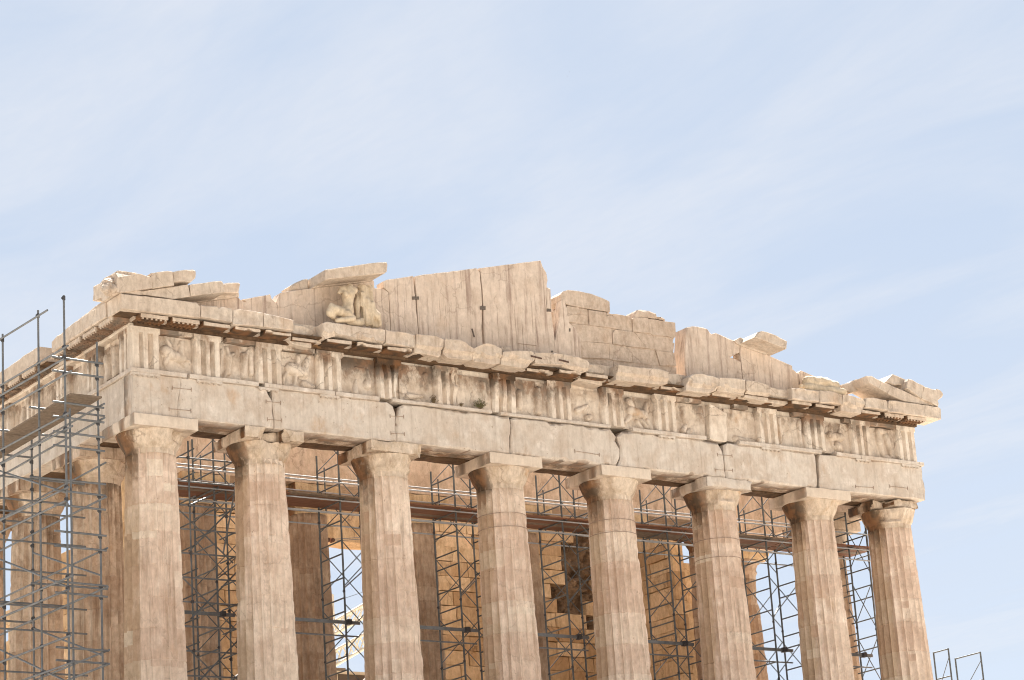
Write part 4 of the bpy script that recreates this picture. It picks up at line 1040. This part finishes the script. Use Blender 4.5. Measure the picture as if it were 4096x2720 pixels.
man = blob('male_figure', [(sp(955, 575, YS), .20, sp(950, 640, YS), .21), (sp(950, 640, YS), .20, sp(945, 760, YS), .165), (sp(945, 760, YS), .165, sp(935, 880, YS), .21), (sp(870, 545, YS), .12, sp(1040, 560, YS), .12),
    (sp(845, 545, YS), .10, sp(815, 585, YS - .05), .075), (sp(965, 520, YS), .09, sp(980, 488, YS), .085), (sp(890, 910, YS), .18, sp(720, 850, YS - .25), .15), (sp(690, 795, YS - .25), .085, sp(670, 910, YS - .25), .13),
    (sp(670, 910, YS - .22), .12, sp(735, 1000, YS - .1), .07), (sp(930, 930, YS - .15), .17, sp(1015, 990, YS - .2), .12), (sp(1015, 1000, YS - .25), .10, sp(770, 1030, YS - .25), .07), (sp(905, 600, YS - .17), .085, sp(915, 620, YS - .17), .08), (sp(1000, 605, YS - .17), .085, sp(995, 625, YS - .17), .08)], M['cast'], .022, .018, (9, 9, 9), .010, 3, g)
wom = blob('female_figure', [(sp(1200, 545, YS + .15), .17, sp(1215, 700, YS + .1), .165), (sp(1125, 510, YS + .2), .09, sp(1275, 525, YS + .12), .11), (sp(1285, 545, YS + .05), .10, sp(1305, 740, YS - .02), .065),
    (sp(1165, 610, YS - .02), .085, sp(1165, 790, YS - .04), .06), (sp(1225, 740, YS + .05), .18, sp(1225, 1030, YS), .125), (sp(1285, 800, YS - .02), .16, sp(1390, 960, YS - .12), .13), (sp(1390, 960, YS - .12), .13, sp(1440, 1090, YS - .08), .06),
    (sp(1215, 1050, YS - .05), .11, sp(1400, 1105, YS - .02), .07), (sp(1270, 900, YS - .05), .12, sp(1330, 1080, YS - .06), .08), (sp(1100, 590, YS + .18), .075, sp(1098, 800, YS + .05), .06), (sp(1098, 800, YS + .05), .06, sp(1090, 1000, YS + .05), .055)], M['cast'], .022, .07, (11, 11, 1.5), .010, 5, g)
snk = blob('coiled_base', [(sp(950, 1055, YS - .1), .09, sp(1150, 1060, YS - .1), .12), (sp(1150, 1060, YS - .1), .12, sp(1165, 1010, YS - .12), .07)], M['cast'], .03, .01, (5, 5, 5), .008, 7, g)
def rr(x, y, Y): return tuple(at(2650 + x / 3.373, 1250 + y / 3.373, Y))
frag = blob('statue_fragment', [(rr(1960, 930, -1.25), .20, rr(2120, 950, -1.2), .22), (rr(2120, 940, -1.2), .22, rr(2330, 1000, -1.2), .16), (rr(1940, 1010, -1.3), .16, rr(2150, 1050, -1.3), .16), (rr(2230, 1040, -1.35), .13, rr(2430, 1075, -1.35), .13), (rr(2100, 890, -1.1), .1, rr(2330, 965, -1.1), .12)],
            M['cast'], .035, .05, (4, 4, 8), .02, 9)
tag(frag, 'worn pale reclining figure fragment lying at the low right end of the pediment', 'statue')
bl_ = MB(); p = Vector(rr(1872, 1000, -1.35)); V, F = dense_box(p.x - .09, p.x + .09, p.y - .09, p.y + .09, p.z - .06, p.z + .1, .03, .06, 3); bl_.add(V, F)
tag(bl_.build('small_stone', M['cast'], smooth=60), 'small round pale stone beside the reclining fragment', 'stone')
lh = lambda x, y, X: tuple(atx(350 + x / 3.632, 1050 + y / 3.632, X))
lion = blob('lion_head', [(lh(330, 350, -16.05), .25, lh(300, 350, -16.2), .22), (lh(270, 340, -16.3), .12, lh(255, 400, -16.42), .10), (lh(310, 290, -16.2), .10, lh(280, 270, -16.3), .06), (lh(300, 440, -16.25), .09, lh(270, 450, -16.35), .07), (lh(390, 400, -16.1), .16, lh(360, 440, -16.1), .14)],
            M['cornice'], .02, .05, (10, 10, 10), .012, 11, T)

# ------------------------------------------------------------------ plants on the architrave ledge
def plant(x0, y0, h, n, label, green, seed, spread):
    b = at(x0, y0, -.90); b.z = 11.782
    rng = random.Random(seed)
    t = thing('wild_plant', label, 'plant', tuple(b), None)
    s = MB(); l = MB()
    for k in range(n):
        a = rng.uniform(0, 2 * math.pi); r = spread * rng.random() ** .6
        tip = Vector((math.cos(a) * r, math.sin(a) * r * .5 - .04, h * rng.uniform(.35, 1.) * (1 - .4 * r / spread)))
        mid = tip * .5 + Vector((rng.uniform(-.02, .02), -.02, .03))
        s.tube((rng.uniform(-.05, .05), 0, 0), mid, .004, 4); s.tube(mid, tip, .003, 4)
        for q in range(7):
            f = rng.uniform(.25, 1.05); c = tip * f; e = Vector((rng.uniform(-1, 1), rng.uniform(-1, 1), rng.uniform(0, 1))).normalized() * rng.uniform(.02, .05)
            w = e.cross(Vector((rng.uniform(-1, 1), rng.uniform(-1, 1), .3))).normalized() * .008
            l.add([c, c + e * .5 + w, c + e, c + e * .5 - w], [(0, 1, 2, 3)])
    s.build('stems', M['twig'], t); l.build('leaves', M['leaf'] if green else M['twig'], t)
plant(1920, 1640, .36, 90, 'green bushy weed growing in the broken metope of the frieze', True, 1, .28)
plant(1733, 1612, .30, 45, 'dry brown weed on the architrave ledge above the third column', False, 2, .15)
plant(1842, 1628, .16, 22, 'tiny dry sprig on the ledge between the two larger weeds', False, 3, .10)

# ------------------------------------------------------------------ scaffolding inside the porch
def ladder(m, x, ya, yb, z0, z1, seed, r=.031):
    rng = random.Random(seed)
    m.tube((x, ya, z0), (x, ya, z1), r, 8); m.tube((x, yb, z0), (x, yb, z1), r, 8)
    z = z0 + .3; k = 0
    while z < z1 - .1:
        m.tube((x, ya, z), (x, yb, z), r * .8, 6)
        z += (.42, .62, .75)[k % 3]; k += 1
CPL = {}
def couplers(name, pts, par, s=.045):
    if s not in CPL:
        m = MB(); m.tube((0, 0, -s * 1.2), (0, 0, s * 1.2), s * 1.05, 8).box(-s * 1.5, s * .4, -s * .5, s * .5, -s * .6, s * .6)
        CPL[s] = m.build('coupler', M['coupler']); me = CPL[s].data; bpy.data.objects.remove(CPL[s]); CPL[s] = me
    for p in pts:
        o = bpy.data.objects.new('coupler', CPL[s]); link(o, par); o.location = p
TX = [-11.45, -7.09, -2.84, 1.31, 5.62, 9.92, 13.72]
names = ['first', 'second', 'third', 'fourth', 'fifth', 'sixth', 'seventh']
bays = ['behind the gap right of the corner column with the new pale abacus', 'in the gap right of the split rust-stained capital', 'in front of the doorway wall, left of the fourth column', 'in front of the rubble-filled hole in the wall',
        'left of the column with the cracked capital and iron bands', 'against the sky left of the seventh column', 'against the sky beside the broken corner column']
ya, yb = 1.6, 2.9
for i, x in enumerate(TX):
    t = thing('scaffold_tower', 'ladder scaffold tower ' + bays[i], 'scaffold tower', (x, ya, 0), 'scaffold towers between the front columns')
    xs = (0, 1.5) if i < 6 else (0, .9)
    for q, dx in enumerate(xs):
        m = MB(); ladder(m, dx, 0, yb - ya, .01, 11.0 - .12 * ((i + q) % 3), 10 * i + q); m.build('ladder_frame', M['steel_dark'], t)
    for z in np.arange(.6, 10.4, 1.95):
        for y in (0, yb - ya):
            b = MB(); b.tube((xs[0], y + .03, z), (xs[1], y + .03, z + 1.45), .016, 6); b.tube((xs[1], y + .045, z), (xs[0], y + .045, z + 1.45), .016, 6)
            b.build('cross_brace', M['steel_dark'], t)
    for z in (3.1, 6.4):
        b = MB(); b.tube((xs[0], 0, z), (xs[1], yb - ya, z + .9), .02, 6); b.build('diagonal_tube', M['steel'], t)
    couplers('couplers', [(dx, y, z) for dx in xs for y in (0, yb - ya) for z in (2.05, 4.35, 6.3, 8.73, 9.12)], t, .034)
wk = thing('scaffold_walkway', 'long plank walkway with silvery tube rails running behind the capitals of the front columns', 'scaffold walkway', (0, 0, 0))
for i in range(7):
    x0 = -12.9 + 4.0 * i; x1 = x0 + 4.0 if i < 6 else 15.0
    for k in range(6):
        rng = random.Random(i * 9 + k)
        m = MB(); y = 1.46 + .26 * k
        m.box(x0 - rng.uniform(0, .25) + .02, x1 - .01 + rng.uniform(0, .0), y + .005, y + .25, 9.19 + .002 * k + (.0, .03, .015)[i % 3], 9.235 + .002 * k + (.0, .03, .015)[i % 3]); m.build('plank', M['grey_plank' if rng.random() < .3 else 'plank'], wk)
    b = MB(); b.box(x0 + .3, x1 - (.2, 1.4, .6)[i % 3], 3.05, 3.08, 9.25, 9.40); b.build('toe_board', M['plank' if i % 2 else 'grey_plank'], wk)
    for y, z in ((1.54, 9.12), (1.54, 8.73), (2.96, 10.21), (2.96, 9.74), (1.54, 9.68), (2.96, 9.10), (2.96, 8.70)):
        m = MB(); m.tube((x0 - .2, y, z), (x1 + .02, y, z), .025, 8); m.build('rail', M['rail'], wk)
for x in TX:
    for dx in (0, 1.5):
        m = MB(); m.tube((x + dx + .05, 1.40, 9.15), (x + dx + .05, 3.1, 9.15), .024, 8); m.build('transom', M['steel_dark'], wk)
for k in range(16):
    rng = random.Random(300 + k); x = -12 + 1.68 * k + rng.uniform(-.4, .4)
    m = MB(); y = rng.uniform(1.5, 2.4); l = rng.uniform(.9, 2.2)
    if k % 2: m.bar((x, y, 9.262), (x + l, y + rng.uniform(-.1, .5), 9.262), .22, .04); m.build('loose_board', M['plank'], wk)
    else: m.tube((x, 1.5, 8.75), (x + 1.3, 2.95, 9.12), .022, 6); m.build('diagonal_tube', M['rail'], wk)
for i, x in enumerate(TX):
    for q in range(2):
        m = MB(); m.tube((x + .3 + q * 1.9, 2.96, 9.1), (x + .3 + q * 1.9, 2.96, 10.55), .024, 8); m.build('post', M['steel_dark'], wk)
# tie beams clamped to the columns lower down
for i, x in enumerate(TX):
    for z, yy in ((5.0, 1.44), (3.95, 1.44)):
        pass
tb = [(-13.5, 4.55), (-9.9, 5.25), (-5.6, 5.1), (-1.3, 5.05), (3.0, 5.0), (7.4, 4.95), (11.6, 5.2)]
labs_t = ['right of the corner column', 'right of the second column', 'right of the third column', 'right of the fourth column', 'right of the fifth column', 'right of the sixth column', 'right of the seventh column']
for i in range(7):
    t = thing('tie_beam', 'pair of horizontal steel bars clamped across the gap low down, ' + labs_t[i], 'tie beam', (AX[i], 1.1, 5.0), 'tie beams between the front columns')
    L_ = AX[i + 1] - AX[i]
    m = MB(); m.bar((.3, 0.25, .28), (L_ - .3, .25, .28), .05, .10); m.build('flat_bar', M['steel'], t)
    m = MB(); m.tube((.3, .33, -.12), (L_ - .3, .33, -.12), .026, 8); m.build('tube', M['steel'], t)
    m = MB()
    for xx in (.72, L_ - .72):
        m.box(xx - .07, xx + .07, .12, .3, .2, .36)
    m.build('clamp_pad', M['coupler'], t)
# extra braced frames in the first gap
t = thing('braced_scaffold', 'dense tangle of dark scaffold tubes between the corner column and the second column', 'scaffold', (-12.6, 1.0, 0))
for x in (0, 1.7):
    for y in (0, .9):
        m = MB(); m.tube((x, y, .01), (x, y, 10.35 + .2 * y), .028, 8); m.build('upright', M['steel_dark'], t)
for k, z in enumerate(np.arange(1.2, 10.4, .72)):
    m = MB(); m.tube((-.3, .03, z), (2.1, .03, z), .026, 8); m.build('ledger', M['steel'], t)
    m = MB(); m.tube((0.03, -.3, z + .2), (.03, 1.4, z + .2), .024, 8); m.build('transom', M['steel_dark'], t)
    m = MB(); m.tube((1.67, -.2, z + .1), (1.67, 1.3, z + .1), .024, 8); m.build('transom', M['steel_dark'], t)
for k, z in enumerate(np.arange(1.0, 9.0, 2.0)):
    m = MB(); m.tube((-.1, -.05, z), (1.9, -.05, z + 1.9), .024, 8); m.build('diagonal_tube', M['steel_dark'], t)
    m = MB(); m.tube((1.9, .95, z), (-.1, .95, z + 1.7), .024, 8); m.build('diagonal_tube', M['steel'], t)
for (p, q) in (((1.0, -.1, 7.0), (1.5, -.1, 9.1)), ((-.2, -.4, 8.3), (1.6, .9, 9.2)), ((1.75, -.1, 6.4), (2.1, -.1, 9.0))):
    m = MB(); m.tube(p, q, .026, 8); m.build('diagonal_tube', M['steel'], t)
couplers('couplers', [(x, y, z) for x in (0, 1.7) for y in (0, .9) for z in np.arange(1.2, 10.4, 1.44)], t, .04)
# scaffold at the far right corner, front side
for i, x in enumerate((12.25, 16.35)):
    pass

# ------------------------------------------------------------------ tube scaffold along the north flank
t = thing('tube_scaffold', 'grey tube-and-coupler scaffold standing against the north flank at the corner', 'scaffold', (-18, -2.15, -1.7))
def tl(name, p, q, r=.03, mat='steel'):
    o = Vector((-18, -2.15, -1.7)); m = MB(); m.tube(Vector(p) - o, Vector(q) - o, r, 10); return m.build(name, M[mat], t)
XO, XI = -18.0, -16.9
OUT = [(-2.15, 13.2), (-.45, 13.28), (2.0, 13.3), (4.4, 13.3), (6.9, 13.3), (9.4, 13.3)]
for y, zt in OUT: tl('upright', (XO, y, -1.7), (XO, y, zt))
tl('upright', (XO + .2, -2.0, -1.7), (XO + .2, -2.0, 10.0))
for y, zt in ((-1.9, 12.05), (2.5, 10.6), (5.0, 10.6), (7.4, 10.6)): tl('upright', (XI, y, -1.7), (XI, y, zt))
for z, y0 in ((13.12, -1.2), (11.70, -2.5), (11.40, -2.2), (10.92, -2.7), (9.78, -2.5), (9.36, -2.7), (7.72, -2.4), (7.38, -2.2), (5.24, -2.6), (4.92, -2.3), (3.66, -2.4), (2.92, -2.5)):
    tl('ledger', (XO - .06, y0, z - .07), (XO - .06, 9.6, z + .25))
for z in (10.15, 9.75, 7.5, 5.0, 2.9): tl('ledger', (XI, -2.3, z), (XI, 9.6, z + .1))
for z in (11.38, 10.98, 10.1, 9.68, 9.25, 8.86, 7.6, 7.2, 6.47, 6.06, 5.08, 4.78, 3.3, 2.95): tl('transom', (XO - .35, -2.1, z + .02), (XI + .1, -2.06, z))
for y in (-.5, 1.95, 4.35):
    for z in (10.1, 8.1, 5.1): tl('transom', (XO - .3, y + .05, z + .3), (XI + .9, y + .05, z + .28))
for z in (8.5, 6.1, 3.3): tl('ledger', (XI + .06, -2.2, z), (XI + .06, 9.6, z + .08), .027)
for z in (9.0, 8.0, 7.15, 6.3, 5.3, 4.6, 3.4): tl('transom', (XO - .3, 1.85, z), (-15.55, 1.85, z - .02), .027)
for z in (2.4, 5.0, 7.6): tl('diagonal_brace', (XO + .06, -2.0, z), (XO + .06, 4.2, z + 2.4), .027)
for z in (3.2, 5.4): tl('diagonal_brace', (XI, -1.9, z), (XI, 2.5, z + 1.6), .027)
o_ = Vector((-18, -2.15, -1.7))
couplers('couplers', [Vector((XO, y, z)) - o_ for y, zt in OUT[:5] for z in (13.12, 11.70, 11.40, 10.92, 9.78, 9.36, 7.72, 7.38, 5.24, 4.92, 3.66, 2.92) if z < zt] +
         [Vector((XI, y, z)) - o_ for y in (-1.9, 2.5, 5.0) for z in (11.38, 10.98, 10.1, 9.68, 9.25, 8.86, 7.6, 7.2, 6.47, 6.06, 5.08, 4.78) if z < 10.6 or y < 0], t, .045)
for k in range(4):
    x = XO + .08 + .24 * k
    for y0, y1 in ((-2.3, 1.95), (2.0, 6.8)):
        m = MB(); m.box(x, x + .235, y0, y1, 10.30 + .002 * k, 10.345 + .002 * k)
        o2 = m.build('platform_board', M['grey_plank'], t); o2.data.transform(Matrix.Translation(-o_))

# ------------------------------------------------------------------ far right scaffold frames
def px3(x, y, X): return Vector(atx(3000 + x / 1.5374, 1700 + y / 1.5374, X))
for i, (tops, lab) in enumerate(((((1128, 1396), (1219, 1376)), 'slim scaffold frame top rising just right of the broken corner column'), (((1262, 1434), (1416, 1396)), 'wider scaffold frame top with a diagonal, outermost against the sky'))):
    X = 19.0
    a = px3(*tops[0], X); b = px3(*tops[1], X); z = (a.z + b.z) / 2
    y0, y1 = max(a.y, b.y), min(a.y, b.y)
    t = thing('guard_scaffold', lab, 'scaffold frame', (X, y1, -1.7), 'scaffold frames beyond the corner column')
    h = z + 1.7
    m = MB(); m.tube((0, 0, 0), (0, 0, h), .03, 8); m.build('upright', M['steel_dark'], t)
    m = MB(); m.tube((0, y0 - y1, 0), (0, y0 - y1, h), .03, 8); m.build('upright', M['steel_dark'], t)
    for dz in (0.02, 1.0, 2.0, 3.0, 4.2, 5.4):
        m = MB(); m.tube((0, 0, h - dz), (0, y0 - y1, h - dz), .025, 8); m.build('rung', M['steel_dark'], t)
    for dz in (.3, 2.3, 4.3):
        m = MB(); m.tube((.0, 0.0, h - dz), (0., y0 - y1, h - dz - 1.2), .014, 6); m.build('cross_brace', M['steel_dark'], t)

# ------------------------------------------------------------------ crane seen through the doorway
YC = 30.0
def c3(x, y, Y=YC): return Vector(at(1200 + x / 2.623, 2300 + y / 2.623, Y))
t = thing('crane', 'cream lattice boom crane standing inside the temple, seen through the doorway', 'crane', (4.2, 22, .71))
t.location = (0, 0, 0)
def boom(name, A0, A1, B0, B1, depth, n):
    m = MB(); A0, A1, B0, B1 = map(Vector, (A0, A1, B0, B1)); dv = Vector((.25, depth, 0))
    for p, q in ((A0, A1), (B0, B1)):
        m.tube(p, q, .06, 8); m.tube(p + dv, q + dv, .06, 8)
    for k in range(n):
        a = A0.lerp(A1, k / n); b = B0.lerp(B1, (k + .5) / n); c = A0.lerp(A1, (k + 1) / n)
        m.tube(a, b, .03, 6); m.tube(b, c, .03, 6); m.tube(a + dv, b + dv, .03, 6); m.tube(b + dv, c + dv, .03, 6); m.tube(a, a + dv, .025, 6); m.tube(b, b + dv, .025, 6)
    return m.build(name, M['crane'], t)
dirv = (c3(660, 440) - c3(275, 660)).normalized()
boom('boom', c3(380, 470) - dirv * .2, c3(380, 470) + dirv * 6.5, c3(275, 665), c3(275, 665) + dirv * 6.8, .9, 10)
boom('boom', c3(300, 830) - dirv * 4.0, c3(300, 830) + dirv * 6.3, c3(300, 985) - dirv * 4.0, c3(300, 985) + dirv * 6.3, .9, 15)
m = MB()
fr = [c3(240, 200), c3(345, 207), c3(350, 340), c3(243, 335)]
for k in range(4): m.tube(fr[k], fr[(k + 1) % 4], .035, 6)
m.tube(c3(350, 340), c3(362, 480), .035, 6); m.tube(c3(262, 490), c3(365, 490), .09, 8); m.tube(c3(240, 245), c3(345, 210), .03, 6)
m.tube(c3(270, 460), c3(600, 770), .04, 6); m.tube(c3(243, 335), c3(262, 490), .035, 6)
m.build('jib_frame', M['crane'], t)
m = MB(); m.tube(c3(240, 320), c3(660, 180), .012, 5); m.build('cable', M['steel_dark'], t)
# site hut below it
hb = c3(300, 1005, 20); hr = c3(760, 1015, 20)
t2 = thing('site_hut', 'dark site hut with a cream roof edge below the crane in the doorway', 'hut', (hb.x, 20, .71))
hz = hb.z - .71; hw_ = hr.x - hb.x
m = MB(); m.box(.35, hw_, .02, 2.4, 0, hz - .1); m.build('cabin_body', M['paint'], t2)
m = MB(); m.box(.0, hw_ + .1, -.1, 2.5, hz - .098, hz); m.build('roof', M['crane'], t2)
m = MB(); m.box(.3, .38, -.03, .06, 0, hz - .1); m.build('corner_post', M['crane'], t2)
m = MB(); m.box(.33, .95, .3, .9, hz + .002, hz + .2); m.build('roof_unit', M['grey_plank'], t2)
# hoist block hanging on a cable across the doorway
hp = at(1310, 2158, 8.0)
t3 = thing('hoist_block', 'rust-red pulley block hanging level in the doorway', 'pulley', tuple(hp))
m = MB(); V, F = dense_box(-.35, .25, -.06, .06, -.10, .06, .05, .03, 5); m.add(V, F); m.build('cheek_plate', M['rust_rope'], t3)
m = MB()
for xx in (-.22, .0, .18): m.tube((xx, -.075, -.02), (xx, .075, -.02), .07, 14)
m.build('sheave', M['iron'], t3)
m = MB(); m.tube((.2, 0, .02), (2.3, .6, .42), .012, 6); m.tube((.2, 0, -.04), (2.3, .6, .36), .012, 6); m.tube((-.3, 0, -.03), (-1.8, .2, -.2), .012, 6); m.build('cable', M['steel'], t3)

# ------------------------------------------------------------------ two birds
def bird(px, py, lab, rz, seed):
    p = at(px, py, 480.0)
    t = thing('bird', lab, 'bird', tuple(p), 'birds in the sky'); t.scale = (.55,) * 3
    m = MB(); m.add(*(lambda c: (c[0], c[1]))(dense_box(-.05, .05, -.16, .16, -.045, .045, .03, .04, seed))); b = m.build('body', M['bird'], t, smooth=60); b.rotation_euler.z = rz
    for s in (-1, 1):
        m = MB(); V = [(0, -.07, .02), (s * .22, -.05, .12), (s * .45, .06, .07), (s * .2, .09, .1), (0, .08, .02), (0, -.07, .0), (s * .22, -.05, .105), (s * .45, .06, .062), (s * .2, .09, .085), (0, .08, .0)]
        F = [(0, 1, 3, 4), (1, 2, 3), (9, 8, 6, 5), (8, 7, 6), (0, 5, 6, 1), (1, 6, 7, 2), (2, 7, 8, 3), (3, 8, 9, 4)]
        m.add(V, F); w = m.build('wing', M['bird'], t); w.rotation_euler.z = rz
bird(2279, 288, 'upper of two tiny grey birds high in the sky', .9, 1)
bird(2271, 305, 'lower of two tiny grey birds high in the sky', .5, 2)
